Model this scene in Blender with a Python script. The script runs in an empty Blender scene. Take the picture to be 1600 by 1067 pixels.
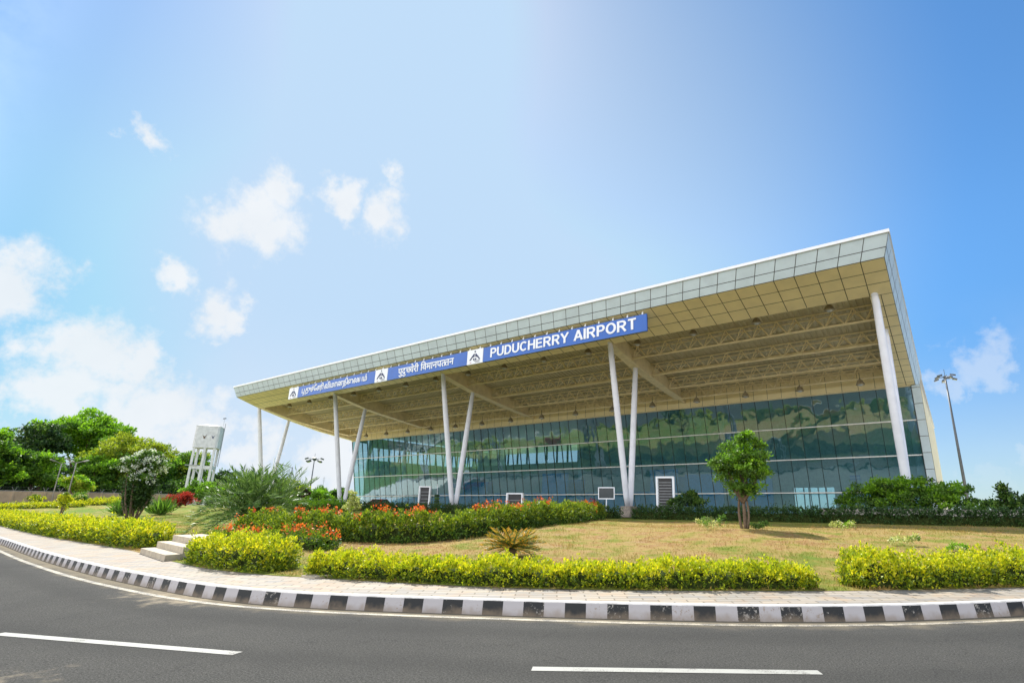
import bpy, math, random
import numpy as np
from mathutils import Vector, Matrix
random.seed(7); rng = np.random.default_rng(7)
SC = bpy.context.scene; COL = SC.collection; PI = math.pi
# ---------------------------------------------------------------- camera
cam = bpy.data.cameras.new('camera'); cam.sensor_width = 36; cam.lens = 18.72
cam.shift_x = -0.0731; cam.shift_y = 0.0116; cam.clip_end = 8000; cam.clip_start = .1
co = bpy.data.objects.new('camera', cam); COL.objects.link(co); SC.camera = co
Rm = [[0.8317, 0.1479, -0.5352], [0.5552, -0.235, 0.7978], [0.0077, 0.9607, 0.2776]]
M = Matrix([[Rm[i][0], Rm[i][1], -Rm[i][2]] for i in range(3)]).to_4x4()
M.translation = Vector((0, 0, 1.5)); co.matrix_world = M
# ---------------------------------------------------------------- sun and sky
SUN = Vector((-0.65, 0.40, 1.0)).normalized()
sl = bpy.data.lights.new('sun', 'SUN'); sl.energy = 4.5; sl.angle = math.radians(.6); sl.color = (1, .955, .87)
so = bpy.data.objects.new('sun', sl); COL.objects.link(so)
so.rotation_euler = SUN.to_track_quat('Z', 'Y').to_euler(); so.location = (-40, 30, 80)
SC.view_settings.view_transform = 'Standard'; SC.view_settings.look = 'None'
SC.view_settings.exposure = 0.85; SC.view_settings.gamma = 1

class NT:
    """small helper round a node tree"""
    def __init__(s, tree): s.t = tree
    def n(s, typ, ins=None, **kw):
        nd = s.t.nodes.new(typ)
        for k, v in kw.items(): setattr(nd, k, v)
        for k, v in (ins or {}).items():
            if isinstance(v, bpy.types.NodeSocket): s.t.links.new(v, nd.inputs[k])
            else: nd.inputs[k].default_value = v
        return nd
    def math(s, op, a, b=0.0, c=None, clamp=False):
        d = {0: a, 1: b}
        if c is not None: d[2] = c
        nd = s.n('ShaderNodeMath', d, operation=op); nd.use_clamp = clamp; return nd.outputs[0]
    def mix(s, f, a, b, bt='MIX'):
        nd = s.t.nodes.new('ShaderNodeMix'); nd.data_type = 'RGBA'; nd.blend_type = bt
        for i, v in ((0, f), (6, a), (7, b)):
            if isinstance(v, bpy.types.NodeSocket): s.t.links.new(v, nd.inputs[i])
            else: nd.inputs[i].default_value = v if i == 0 else (tuple(v) + (1,))[:4]
        return nd.outputs[2]
    def noise(s, vec, scale, detail=4, rough=.55):
        return s.n('ShaderNodeTexNoise', {'Vector': vec, 'Scale': scale, 'Detail': detail, 'Roughness': rough})
    def ramp(s, f, stops, interp='LINEAR'):
        nd = s.n('ShaderNodeValToRGB', {0: f}); cr = nd.color_ramp; cr.interpolation = interp
        while len(cr.elements) < len(stops): cr.elements.new(.5)
        for e, (p, c) in zip(cr.elements, stops): e.position = p; e.color = (tuple(c) + (1,))[:4]
        return nd.outputs[0]
    def sstep(s, x, a, b):
        nd = s.n('ShaderNodeMapRange', {0: x, 1: a, 2: b, 3: 0., 4: 1.}); nd.interpolation_type = 'SMOOTHSTEP'; return nd.outputs[0]

wd = bpy.data.worlds.new('World'); SC.world = wd; wd.use_nodes = True
wt = wd.node_tree; wt.nodes.clear(); W = NT(wt)
sky = W.n('ShaderNodeTexSky', sky_type='NISHITA'); sky.sun_disc = False
sky.sun_elevation = math.asin(SUN.z); sky.sun_rotation = math.atan2(SUN.x, SUN.y)
sky.air_density = 1.0; sky.dust_density = 0.15; sky.ozone_density = 1.6; sky.altitude = 10
geo = W.n('ShaderNodeTexCoord').outputs['Generated']
sep = W.n('ShaderNodeSeparateXYZ', {0: geo})
n1 = W.noise(geo, 5.5, 9, .62); n2 = W.noise(geo, 22, 6, .6)
def vmath(op, a, b=None, sc=None):
    nd = W.n('ShaderNodeVectorMath', operation=op)
    for i, v in ((0, a), (1, b)):
        if v is None: continue
        if isinstance(v, bpy.types.NodeSocket): wt.links.new(v, nd.inputs[i])
        else: nd.inputs[i].default_value = v
    if sc is not None: nd.inputs['Scale'].default_value = sc
    return nd
wv = vmath('SCALE', vmath('SUBTRACT', n1.outputs['Color'], (.5, .5, .5)).outputs[0], sc=.16).outputs[0]
wv2 = vmath('SCALE', vmath('SUBTRACT', n2.outputs['Color'], (.5, .5, .5)).outputs[0], sc=.05).outputs[0]
pv = vmath('ADD', vmath('ADD', geo, wv).outputs[0], wv2).outputs[0]
# cloud puffs: direction and angular radius
PUFFS = [(-.846,.314,.431,.062),(-.815,.335,.462,.045),(-.872,.285,.412,.05),(-.846,.345,.405,.05),(-.74,.48,.455,.05),(-.775,.42,.468,.035),
 (-.712,.471,.515,.03),(-.852,.197,.485,.028),(-.955,.11,.28,.06),(-.965,.07,.27,.05),(-.904,.314,.285,.045),(-.888,.345,.285,.035),(-.914,.25,.318,.03),
 (-.961,.2,.19,.07),(-.966,.165,.2,.05),(-.949,.244,.198,.05),(-.972,.194,.136,.08),(-.945,.29,.13,.08),(-.985,.1,.13,.06),(-.93,.345,.11,.07),
 (.045,.974,.224,.055),(.065,.975,.195,.045),(.0,.98,.185,.04),(.095,.99,.084,.03),(.05,.997,.045,.06),(-.99,.03,.06,.08),(-.9,.42,.08,.07),(-.85,.52,.07,.08),
 (.5,-.8,.3,.15),(-.3,-.9,.25,.2),(.9,-.2,.2,.15),(.2,-.9,.4,.12),(-.5,-.7,.5,.12)]
best = None
for x, y, z, r in PUFFS:
    d = vmath('DISTANCE', pv, Vector((x, y, z)).normalized()).outputs['Value']
    k = W.math('SUBTRACT', 1.0, W.math('DIVIDE', d, r * 1.12))
    best = k if best is None else W.math('MAXIMUM', best, k)
hf = W.noise(geo, 30, 7, .65).outputs[0]
body = W.math('ADD', best, W.math('MULTIPLY', W.math('SUBTRACT', hf, .5), 1.35))
cm = W.sstep(body, -.02, .72)
low = W.math('SUBTRACT', 1.0, W.sstep(sep.outputs[2], .02, .34))
veil = W.math('MULTIPLY', W.math('MULTIPLY', low, W.sstep(W.noise(geo, 3.2, 7, .6).outputs[0], .35, .62)), .42)
lowh = W.math('MULTIPLY', W.math('SUBTRACT', 1.0, W.sstep(sep.outputs[2], -.05, .30)), .55)
thin = W.math('MULTIPLY', W.math('MAXIMUM', W.math('MULTIPLY', cm, W.math('SUBTRACT', 1.0, W.math('MULTIPLY', W.sstep(sep.outputs[0], -.3, 0), .5))), W.math('MAXIMUM', veil, lowh)), .86)
shade = W.mix(W.noise(geo, 14, 5).outputs[0], (3.35, 3.5, 3.65), (4.05, 4.08, 4.12))
glow = W.n('ShaderNodeVectorMath', {0: geo, 1: (-0.627, 0.608, 0.487)}, operation='DOT_PRODUCT').outputs['Value']     # pale aureole of the hazy tropical sky
gk = W.math('POWER', W.sstep(glow, .70, 1.0), .85)
lowk = W.math('SUBTRACT', 1.0, W.sstep(sep.outputs[2], .02, .46))     # hazy air near the horizon is duller than the model sky
skyc = W.mix(1.0, sky.outputs[0], W.mix(gk, (.37, .62, .77), (.98, .885, .71)), 'MULTIPLY')
skyc = W.mix(1.0, skyc, W.mix(lowk, (1, 1, 1), (.50, .56, .65)), 'MULTIPLY')
skyc = W.mix(1.0, skyc, (2.20, 2.98, 3.88), 'DARKEN')
col = W.mix(thin, skyc, shade)
# unseen bright clouds added behind the camera as fill light on facade and columns
fill_bank = W.math('MULTIPLY', W.sstep(sep.outputs[1], .12, -.35), W.math('MULTIPLY', W.sstep(sep.outputs[2], -.02, .06), W.math('SUBTRACT', 1.0, W.sstep(sep.outputs[2], .55, .9))))
fill_bank = W.math('MULTIPLY', fill_bank, W.sstep(W.noise(geo, 2.6, 7, .6).outputs[0], .30, .50))
col = W.mix(fill_bank, col, (10.2, 10.2, 10.3))
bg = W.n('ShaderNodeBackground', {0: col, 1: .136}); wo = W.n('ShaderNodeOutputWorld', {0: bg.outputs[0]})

# ---------------------------------------------------------------- materials
MATS = {}
def mat(name, fn):
    if name in MATS: return MATS[name]
    m = bpy.data.materials.new(name); m.use_nodes = True; t = m.node_tree; t.nodes.clear(); N = NT(t)
    out = N.n('ShaderNodeOutputMaterial'); t.links.new(fn(N), out.inputs[0]); MATS[name] = m; return m
def plain(name, c, rough=.6, metal=0., var=.12, scale=3., bump=0., bscale=60., spec=.5, c2=None):
    def f(N):
        p = N.n('ShaderNodeTexCoord').outputs['Object']
        nz = N.noise(p, scale, 6, .6).outputs[0]
        d = c2 or tuple(x * (1 - 2.4 * var) for x in c)
        cc = N.mix(N.sstep(nz, .3, .75), c, d)
        b = N.n('ShaderNodeBsdfPrincipled', {'Base Color': cc, 'Roughness': rough, 'Metallic': metal, 'Specular IOR Level': spec})
        if bump:
            bp = N.n('ShaderNodeBump', {'Height': N.noise(p, bscale, 3).outputs[0], 'Strength': bump, 'Distance': .02})
            N.t.links.new(bp.outputs[0], b.inputs['Normal'])
        return b.outputs[0]
    return mat(name, f)
def leafmat(name, stops, rough=.5, trans=.3, patch=None):
    def f(N):
        g = N.n('ShaderNodeNewGeometry')
        r = g.outputs['Random Per Island']
        if patch:
            p = N.n('ShaderNodeTexCoord').outputs['Object']
            r = N.math('ADD', N.math('MULTIPLY', r, 1 - patch[1]), N.math('MULTIPLY', N.sstep(N.noise(p, patch[0], 3).outputs[0], .3, .7), patch[1]))
        c = N.ramp(r, stops)
        b = N.n('ShaderNodeBsdfPrincipled', {'Base Color': c, 'Roughness': rough, 'Specular IOR Level': .35})
        tr = N.n('ShaderNodeBsdfTranslucent', {0: N.mix(1., c, (1.35, 1.45, .7), 'MULTIPLY')})
        return N.n('ShaderNodeMixShader', {0: trans, 1: b.outputs[0], 2: tr.outputs[0]}).outputs[0]
    return mat(name, f)

def asphalt(N):
    p = N.n('ShaderNodeTexCoord').outputs['Object']
    fine = N.noise(p, 48, 4, .85).outputs[0]; med = N.noise(p, 2.2, 6).outputs[0]; big = N.noise(p, .35, 4).outputs[0]
    c = N.mix(N.sstep(fine, .3, .72), (.022, .022, .020), (.100, .098, .090))
    c = N.mix(N.math('MULTIPLY', N.sstep(med, .45, .8), .25), c, (.085, .082, .072))
    c = N.mix(N.math('MULTIPLY', N.sstep(big, .4, .7), .35), c, (.034, .034, .033))
    vor = N.n('ShaderNodeTexVoronoi', {'Vector': p, 'Scale': 60.}).outputs['Distance']
    c = N.mix(N.math('MULTIPLY', N.math('LESS_THAN', vor, .2), .55), c, (.19, .185, .17))
    a = N.n('ShaderNodeAttribute', attribute_name='kerb_distance').outputs['Fac']
    trk = N.math('ADD', a, N.math('MULTIPLY', N.noise(p, .5, 3).outputs[0], .5))
    t1 = N.math('SUBTRACT', 1., N.sstep(N.math('ABSOLUTE', N.math('SUBTRACT', trk, 1.25)), .05, .45)); t2 = N.math('SUBTRACT', 1., N.sstep(N.math('ABSOLUTE', N.math('SUBTRACT', trk, 2.75)), .05, .45))
    c = N.mix(N.math('MULTIPLY', N.math('MAXIMUM', t1, t2), .35), c, (.036, .036, .034))
    oil = N.sstep(N.noise(p, 1.7, 7, .75).outputs[0], .66, .74); c = N.mix(N.math('MULTIPLY', oil, .35), c, (.035, .035, .035))
    crk = N.n('ShaderNodeTexVoronoi', {'Vector': N.n('ShaderNodeVectorMath', {0: p, 1: N.n('ShaderNodeVectorMath', {0: N.noise(p, 2.5, 4).outputs['Color'], 1: (.9, .9, .9)}, operation='MULTIPLY').outputs[0]}, operation='ADD').outputs[0], 'Scale': .33}, feature='DISTANCE_TO_EDGE').outputs['Distance']
    c = N.mix(N.math('MULTIPLY', N.math('LESS_THAN', crk, .004), .25), c, (.02, .02, .02))
    wob = N.math('ADD', a, N.math('MULTIPLY', N.math('SUBTRACT', N.noise(p, 1.3, 5).outputs[0], .5), .9))
    dust = N.math('MULTIPLY', N.math('SUBTRACT', 1., N.sstep(wob, .05, .55)), .55)
    c = N.mix(dust, c, (.27, .225, .15))
    sand = N.n('ShaderNodeAttribute', attribute_name='sand').outputs['Fac']
    sn = N.math('MULTIPLY', N.sstep(N.math('ADD', sand, N.math('MULTIPLY', N.math('SUBTRACT', N.noise(p, 3.5, 8, .7).outputs[0], .5), 1.6)), .35, .95), .7)
    c = N.mix(sn, c, (.36, .30, .21))
    b = N.n('ShaderNodeBsdfPrincipled', {'Base Color': c, 'Roughness': .9, 'Specular IOR Level': .1})
    bp = N.n('ShaderNodeBump', {'Height': fine, 'Strength': .7, 'Distance': .012}); N.t.links.new(bp.outputs[0], b.inputs['Normal'])
    return b.outputs[0]
def linepaint(c, wear):
    def f(N):
        p = N.n('ShaderNodeTexCoord').outputs['Object']
        a = N.noise(p, 60, 4, .8).outputs[0]; e = N.noise(p, 3., 5).outputs[0]
        k = N.sstep(N.math('ADD', a, N.math('MULTIPLY', e, .6)), wear, wear + .15)
        cc = N.mix(k, c, (.10, .095, .085))
        return N.n('ShaderNodeBsdfPrincipled', {'Base Color': cc, 'Roughness': .65}).outputs[0]
    return f
def kerbpaint(c, wc, thr):
    def f(N):
        p = N.n('ShaderNodeTexCoord').outputs['Object']; g = N.n('ShaderNodeNewGeometry')
        ri = g.outputs['Random Per Island']
        k = N.sstep(N.math('ADD', N.noise(p, 16, 7, .75).outputs[0], N.math('MULTIPLY', ri, .18)), thr, thr + .07)
        cc = N.mix(k, c, wc)
        z = N.n('ShaderNodeSeparateXYZ', {0: p}).outputs[2]
        dirt = N.math('MULTIPLY', N.math('SUBTRACT', 1., N.sstep(N.math('ADD', z, N.math('MULTIPLY', N.noise(p, 7, 5).outputs[0], .2)), .09, .22)), .6)
        cc = N.mix(dirt, cc, (.24, .18, .12))
        return N.n('ShaderNodeBsdfPrincipled', {'Base Color': cc, 'Roughness': .7}).outputs[0]
    return f
def paving(N):
    p = N.n('ShaderNodeTexCoord').outputs['Object']
    rot = N.n('ShaderNodeMapping', {'Vector': p, 'Rotation': (0, 0, math.radians(-38))}).outputs[0]
    br = N.n('ShaderNodeTexBrick', {'Vector': rot, 'Color1': (.33, .29, .235, 1), 'Color2': (.22, .21, .195, 1), 'Mortar': (.13, .11, .08, 1), 'Scale': 1., 'Mortar Size': .012,
        'Bias': 0., 'Brick Width': .42, 'Row Height': .14})
    tint = N.ramp(N.noise(rot, 2.3, 5, .65).outputs[0], [(.3, (.95, .96, 1.02)), (.5, (1, .97, .92)), (.66, (1.12, .9, .72)), (.8, (1.1, .82, .62))])
    c = N.mix(1., br.outputs[0], tint, 'MULTIPLY')
    c = N.mix(N.math('MULTIPLY', N.sstep(N.noise(p, 9, 7, .7).outputs[0], .5, .8), .35), c, (.22, .18, .13))
    b = N.n('ShaderNodeBsdfPrincipled', {'Base Color': c, 'Roughness': .75})
    bp = N.n('ShaderNodeBump', {'Height': br.outputs['Fac'], 'Strength': .3, 'Distance': -.004}); N.t.links.new(bp.outputs[0], b.inputs['Normal'])
    return b.outputs[0]
def lawn_col(N, p):
    a = N.noise(p, .16, 5, .6).outputs[0]; b = N.noise(p, 1.3, 6, .65).outputs[0]
    gx = N.n('ShaderNodeAttribute', attribute_name='green').outputs['Fac']
    k = N.math('ADD', N.math('ADD', N.math('MULTIPLY', a, .75), N.math('MULTIPLY', N.sstep(b, .2, .8), .5)), N.math('MULTIPLY', gx, -.42))
    return N.ramp(k, [(.28, (.11, .19, .024)), (.44, (.19, .20, .035)), (.54, (.28, .22, .065)), (.66, (.34, .24, .095)), (.74, (.27, .155, .06)), (.86, (.36, .26, .13))])
def lawnmat(N):
    p = N.n('ShaderNodeTexCoord').outputs['Object']
    c = lawn_col(N, p)
    f = N.noise(p, 45, 5, .8).outputs[0]
    c = N.mix(N.math('MULTIPLY', N.sstep(f, .45, .75), .5), c, (.13, .11, .04))
    c = N.mix(N.math('MULTIPLY', N.sstep(N.noise(p, .55, 7, .7).outputs[0], .56, .66), .6), c, (.34, .23, .13))
    b = N.n('ShaderNodeBsdfPrincipled', {'Base Color': c, 'Roughness': .9, 'Specular IOR Level': .1})
    bp = N.n('ShaderNodeBump', {'Height': f, 'Strength': .8, 'Distance': .04}); N.t.links.new(bp.outputs[0], b.inputs['Normal'])
    return b.outputs[0]
def grassmat(N):
    p = N.n('ShaderNodeTexCoord').outputs['Object']
    c = lawn_col(N, p); g = N.n('ShaderNodeNewGeometry').outputs['Random Per Island']
    c = N.mix(1., c, N.ramp(g, [(0, (.7, .8, .6)), (.5, (1.1, 1.1, 1)), (1, (1.5, 1.35, 1.2))]), 'MULTIPLY')
    b = N.n('ShaderNodeBsdfPrincipled', {'Base Color': c, 'Roughness': .8, 'Specular IOR Level': .15})
    tr = N.n('ShaderNodeBsdfTranslucent', {0: c})
    return N.n('ShaderNodeMixShader', {0: .3, 1: b.outputs[0], 2: tr.outputs[0]}).outputs[0]
def glassmat(N):
    p = N.n('ShaderNodeTexCoord').outputs['Object']
    r = N.n('ShaderNodeNewGeometry').outputs['Random Per Island']
    wave = N.noise(N.n('ShaderNodeMapping', {'Vector': p, 'Scale': (1., 1., .8)}).outputs[0], .50, 2.2, .45).outputs[0]
    bp = N.n('ShaderNodeBump', {'Height': wave, 'Strength': .22, 'Distance': .25}).outputs[0]
    gl = N.n('ShaderNodeBsdfGlossy', {'Color': (.46, .60, .70, 1), 'Roughness': .015, 'Normal': bp})
    df = N.n('ShaderNodeBsdfDiffuse', {0: (.10, .36, .39, 1)})
    tr = N.n('ShaderNodeMixShader', {0: .24, 1: N.n('ShaderNodeBsdfTransparent', {0: (.52, .82, .92, 1)}).outputs[0], 2: df.outputs[0]})
    fr = N.n('ShaderNodeFresnel', {'IOR': 1.5}).outputs[0]
    f = N.math('ADD', N.math('MULTIPLY', fr, .9), N.math('ADD', .26, N.math('MULTIPLY', r, .08)), clamp=True)
    return N.n('ShaderNodeMixShader', {0: f, 1: tr.outputs[0], 2: gl.outputs[0]}).outputs[0]

m_asphalt = mat('asphalt', asphalt); m_dash = mat('white_line_paint', linepaint((.31, .31, .28), .84)); m_edge = mat('cream_line_paint', linepaint((.42, .37, .27), .72))
m_kw = mat('kerb_white', kerbpaint((.42, .40, .41), (.30, .25, .21), .72)); m_kb = mat('kerb_black', kerbpaint((.014, .016, .018), (.34, .32, .29), .70))
m_kt = plain('kerb_top', (.60, .58, .55), .8, var=.15, scale=8, bump=.2); m_pave = mat('paving', paving); m_lawn = mat('lawn', lawnmat); m_grass = mat('grass_blades', grassmat)
m_soil = plain('soil', (.26, .19, .12), .95, var=.2, scale=4, bump=.4, bscale=30)
m_alu = plain('aluminium_panel', (.55, .65, .68), .35, metal=.15, var=.06, scale=.9); m_alu_edge = plain('roof_edge_trim', (.82, .83, .83), .4, var=.03)
m_beige = plain('beige_panel', (.90, .77, .43), .45, var=.05, scale=.8); m_cream = plain('cream_steel', (.86, .73, .44), .55, var=.08, scale=2)
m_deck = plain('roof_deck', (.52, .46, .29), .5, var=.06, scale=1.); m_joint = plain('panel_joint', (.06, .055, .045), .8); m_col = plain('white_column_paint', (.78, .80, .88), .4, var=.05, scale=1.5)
m_glass = mat('tinted_glass', glassmat); m_mull = plain('dark_mullion', (.03, .05, .05), .4, metal=.3); m_trans = plain('transom_aluminium', (.62, .62, .58), .35, metal=.2)
m_blue = plain('sign_blue', (.010, .115, .50), .35, var=.05, scale=1.); m_signw = plain('sign_white', (.82, .85, .9), .4, var=.02); m_navy = plain('emblem_navy', (.02, .035, .12), .5)
m_red = plain('emblem_red', (.5, .05, .05), .5); m_conc = plain('concrete', (.33, .31, .28), .85, var=.14, scale=3, bump=.25); m_white = plain('white_wall', (.68, .69, .70), .7, var=.1, scale=1.5)
m_metal = plain('galvanised_steel', (.34, .36, .38), .45, metal=.6); m_dark = plain('dark_plastic', (.03, .03, .035), .5); m_bark = plain('bark', (.17, .12, .08), .9, var=.2, scale=12, bump=.6)
m_stone = plain('step_stone', (.46, .40, .30), .8, var=.12, scale=5, bump=.2); m_wall = plain('compound_wall', (.50, .37, .24), .85, var=.15, scale=.8)
m_floor = plain('interior_floor', (.7, .7, .67), .3); m_inner = plain('interior_wall', (.5, .54, .54), .7, var=.1); m_counter = plain('counter_blue', (.05, .34, .85), .5)
m_plinth = plain('stone_cladding', (.30, .26, .22), .9, var=.25, scale=9, bump=.7, bscale=18)
m_mast = plain('mast_steel', (.10, .11, .12), .5, metal=.4)
m_lens = plain('lamp_lens', (.6, .62, .62), .2); m_bell = plain('bell_shade', (.38, .32, .20), .45, metal=.2)
m_carw = plain('car_white', (.75, .75, .76), .25); m_carr = plain('car_red', (.5, .03, .02), .25); m_tyre = plain('tyre', (.02, .02, .02), .8); m_cglass = plain('car_glass', (.02, .03, .035), .08)
L_yel = leafmat('golden_leaf', [(0, (.18, .25, .010)), (.35, (.38, .44, .014)), (.7, (.60, .56, .018)), (1, (.78, .64, .03))], trans=.35, patch=(1.6, .25))
L_lime = leafmat('lime_leaf', [(0, (.05, .10, .010)), (.5, (.15, .22, .016)), (1, (.34, .38, .025))], trans=.35)
L_green = leafmat('green_leaf', [(0, (.02, .05, .01)), (.45, (.05, .12, .018)), (.8, (.12, .22, .03)), (1, (.2, .28, .06))], trans=.3)
L_dark = leafmat('dark_leaf', [(0, (.018, .045, .014)), (.6, (.04, .09, .022)), (1, (.075, .15, .035))], trans=.25)
L_hedge = leafmat('clipped_hedge_leaf', [(0, (.02, .05, .015)), (.6, (.04, .09, .025)), (1, (.08, .15, .04))], trans=.25)
L_bright = leafmat('bright_leaf', [(0, (.07, .17, .010)), (.4, (.16, .33, .018)), (1, (.32, .50, .04))], trans=.42, patch=(.25, .4))
L_olive = leafmat('yellow_green_leaf', [(0, (.12, .17, .014)), (.5, (.25, .31, .025)), (1, (.42, .45, .05))], trans=.42, patch=(.3, .4))
L_mid = leafmat('mid_green_leaf', [(0, (.045, .11, .016)), (.5, (.10, .21, .028)), (1, (.20, .33, .05))], trans=.38, patch=(.25, .4))
L_red = leafmat('red_leaf', [(0, (.12, .012, .012)), (.6, (.42, .03, .025)), (1, (.62, .10, .07))], trans=.3)
L_orange = leafmat('orange_flower', [(0, (.30, .05, .012)), (.5, (.62, .10, .02)), (1, (.80, .22, .06))], trans=.3)
L_white = leafmat('white_bloom', [(0, (.5, .55, .5)), (1, (.8, .82, .8))], trans=.2)
L_varieg = leafmat('variegated_leaf', [(0, (.15, .22, .05)), (.5, (.45, .48, .16)), (1, (.65, .62, .34))], trans=.3)
L_palm = leafmat('palm_leaflet', [(0, (.045, .10, .022)), (.5, (.10, .19, .045)), (1, (.22, .31, .11))], trans=.25, rough=.4)
L_sago = leafmat('sago_leaflet', [(0, (.05, .09, .02)), (.35, (.17, .20, .03)), (.6, (.50, .32, .04)), (1, (.62, .28, .03))], trans=.25)
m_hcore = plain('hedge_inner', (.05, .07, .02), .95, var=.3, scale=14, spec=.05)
L_brown = leafmat('brown_leaf', [(0, (.10, .07, .03)), (1, (.22, .16, .06))], trans=.2)
L_purple = leafmat('purple_leaf', [(0, (.03, .005, .012)), (1, (.12, .015, .05))], trans=.2)

# ---------------------------------------------------------------- mesh helpers
class MB:
    def __init__(s, o=(0, 0, 0)): s.v = []; s.f = []; s.m = []; s.mats = []; s.o = Vector(o)
    def mi(s, m):
        if m not in s.mats: s.mats.append(m)
        return s.mats.index(m)
    def face(s, pts, m):
        b = len(s.v); s.v += [tuple(Vector(p) - s.o) for p in pts]; s.f.append(tuple(range(b, b + len(pts)))); s.m.append(s.mi(m))
    def hexa(s, p, m):
        b = len(s.v); s.v += [tuple(Vector(q) - s.o) for q in p]; i = s.mi(m)
        for q in ((3, 2, 1, 0), (4, 5, 6, 7), (0, 1, 5, 4), (1, 2, 6, 5), (2, 3, 7, 6), (3, 0, 4, 7)):
            s.f.append(tuple(b + k for k in q)); s.m.append(i)
    def box(s, a, b, m):
        (x0, y0, z0), (x1, y1, z1) = a, b
        s.hexa([(x0, y0, z0), (x1, y0, z0), (x1, y1, z0), (x0, y1, z0), (x0, y0, z1), (x1, y0, z1), (x1, y1, z1), (x0, y1, z1)], m)
    def obox(s, c, ax, half, m):
        """oriented box: centre, (x dir, y dir, z dir), half sizes"""
        c = Vector(c); X, Y, Z = [Vector(a).normalized() * h for a, h in zip(ax, half)]
        s.hexa([c - X - Y - Z, c + X - Y - Z, c + X + Y - Z, c - X + Y - Z, c - X - Y + Z, c + X - Y + Z, c + X + Y + Z, c - X + Y + Z], m)
    def bar(s, p0, p1, w, h, m, up=(0, 0, 1)):
        p0 = Vector(p0); p1 = Vector(p1); d = (p1 - p0).normalized(); x = d.cross(Vector(up))
        if x.length < 1e-4: x = d.cross(Vector((0, 1, 0)))
        x.normalize(); z = x.cross(d)
        s.obox((p0 + p1) / 2, (x, d, z), (w / 2, (p1 - p0).length / 2, h / 2), m)
    def tube(s, pts, rad, m, n=10, cap=True):
        pts = [Vector(p) for p in pts]; b = len(s.v); i = s.mi(m)
        if not isinstance(rad, (list, tuple)): rad = [rad] * len(pts)
        ref = None
        for k, p in enumerate(pts):
            d = (pts[min(k + 1, len(pts) - 1)] - pts[max(k - 1, 0)]).normalized()
            if ref is None: ref = d.orthogonal().normalized()
            x = (ref - d * ref.dot(d)).normalized(); y = d.cross(x); ref = x
            for j in range(n):
                a = 2 * PI * j / n; s.v.append(tuple(p + (x * math.cos(a) + y * math.sin(a)) * rad[k] - s.o))
        for k in range(len(pts) - 1):
            for j in range(n):
                q = b + k * n; s.f.append((q + j, q + (j + 1) % n, q + n + (j + 1) % n, q + n + j)); s.m.append(i)
        if cap:
            s.f.append(tuple(b + j for j in reversed(range(n)))); s.m.append(i)
            q = b + (len(pts) - 1) * n; s.f.append(tuple(q + j for j in range(n))); s.m.append(i)
    def lathe(s, c, prof, m, n=14):
        c = Vector(c); s.tube([c + Vector((0, 0, z)) for r, z in prof], [r for r, z in prof], m, n)
    def build(s, name, parent=None, smooth=False, bevel=0.):
        me = bpy.data.meshes.new(name); me.from_pydata(s.v, [], s.f)
        for m in s.mats: me.materials.append(m)
        me.polygons.foreach_set('material_index', s.m)
        if smooth:
            me.polygons.foreach_set('use_smooth', [len(f) == 4 for f in s.f])
        me.update(); return link(name, me, parent, s.o)
def link(name, me, parent=None, o=(0, 0, 0)):
    ob = bpy.data.objects.new(name, me); COL.objects.link(ob)
    if parent: ob.parent = parent
    else: ob.location = o
    return ob
def thing(name, label, cat, loc=(0, 0, 0), rz=0, group=None):
    o = bpy.data.objects.new(name, None); COL.objects.link(o); o.location = loc; o.rotation_euler = (0, 0, rz); o.empty_display_size = .3
    return tag(o, label, cat, group)
def tag(o, label, cat, group=None):
    o['label'] = label; o['category'] = cat
    if group: o['group'] = group
    return o
def struct(o): o['kind'] = 'structure'; return o
def dup(root, loc, rz=None, label=None, group=None, scale=None):
    r = root.copy(); COL.objects.link(r); r.location = loc
    if rz is not None: r.rotation_euler = (0, 0, rz)
    if label: r['label'] = label
    if group: r['group'] = group
    if scale: r.scale = (scale,) * 3
    for ch in list(root.children):
        c = ch.copy(); COL.objects.link(c); c.parent = r
        for g in list(ch.children):
            d = g.copy(); COL.objects.link(d); d.parent = c
    return r
def qmesh(name, V, mi, mats, parent=None, o=(0, 0, 0), k=4):
    """V: (N,k,3) array of separate faces"""
    V = np.asarray(V, dtype=np.float32) - np.asarray(o, dtype=np.float32); N = len(V)
    me = bpy.data.meshes.new(name); me.vertices.add(N * k); me.vertices.foreach_set('co', V.reshape(-1))
    me.loops.add(N * k); me.loops.foreach_set('vertex_index', np.arange(N * k, dtype=np.int32))
    me.polygons.add(N); me.polygons.foreach_set('loop_start', np.arange(0, N * k, k, dtype=np.int32))
    for m in mats: me.materials.append(m)
    me.polygons.foreach_set('material_index', np.asarray(mi, dtype=np.int32))
    me.update(calc_edges=True); return link(name, me, parent, o)
def nrm(a): return a / (np.linalg.norm(a, axis=1, keepdims=True) + 1e-9)
def leaves(P, D, L, Wd):
    """diamond leaves: base P, direction D, length L, width Wd"""
    N = len(P); D = nrm(D); S = nrm(np.cross(D, rng.normal(size=(N, 3)))); L = np.reshape(L, (-1, 1)); Wd = np.reshape(Wd, (-1, 1))
    nz = np.cross(D, S) * L * .12
    return np.stack([P, P + D * L * .5 + S * Wd * .5 + nz, P + D * L, P + D * L * .5 - S * Wd * .5 + nz], 1)

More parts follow.
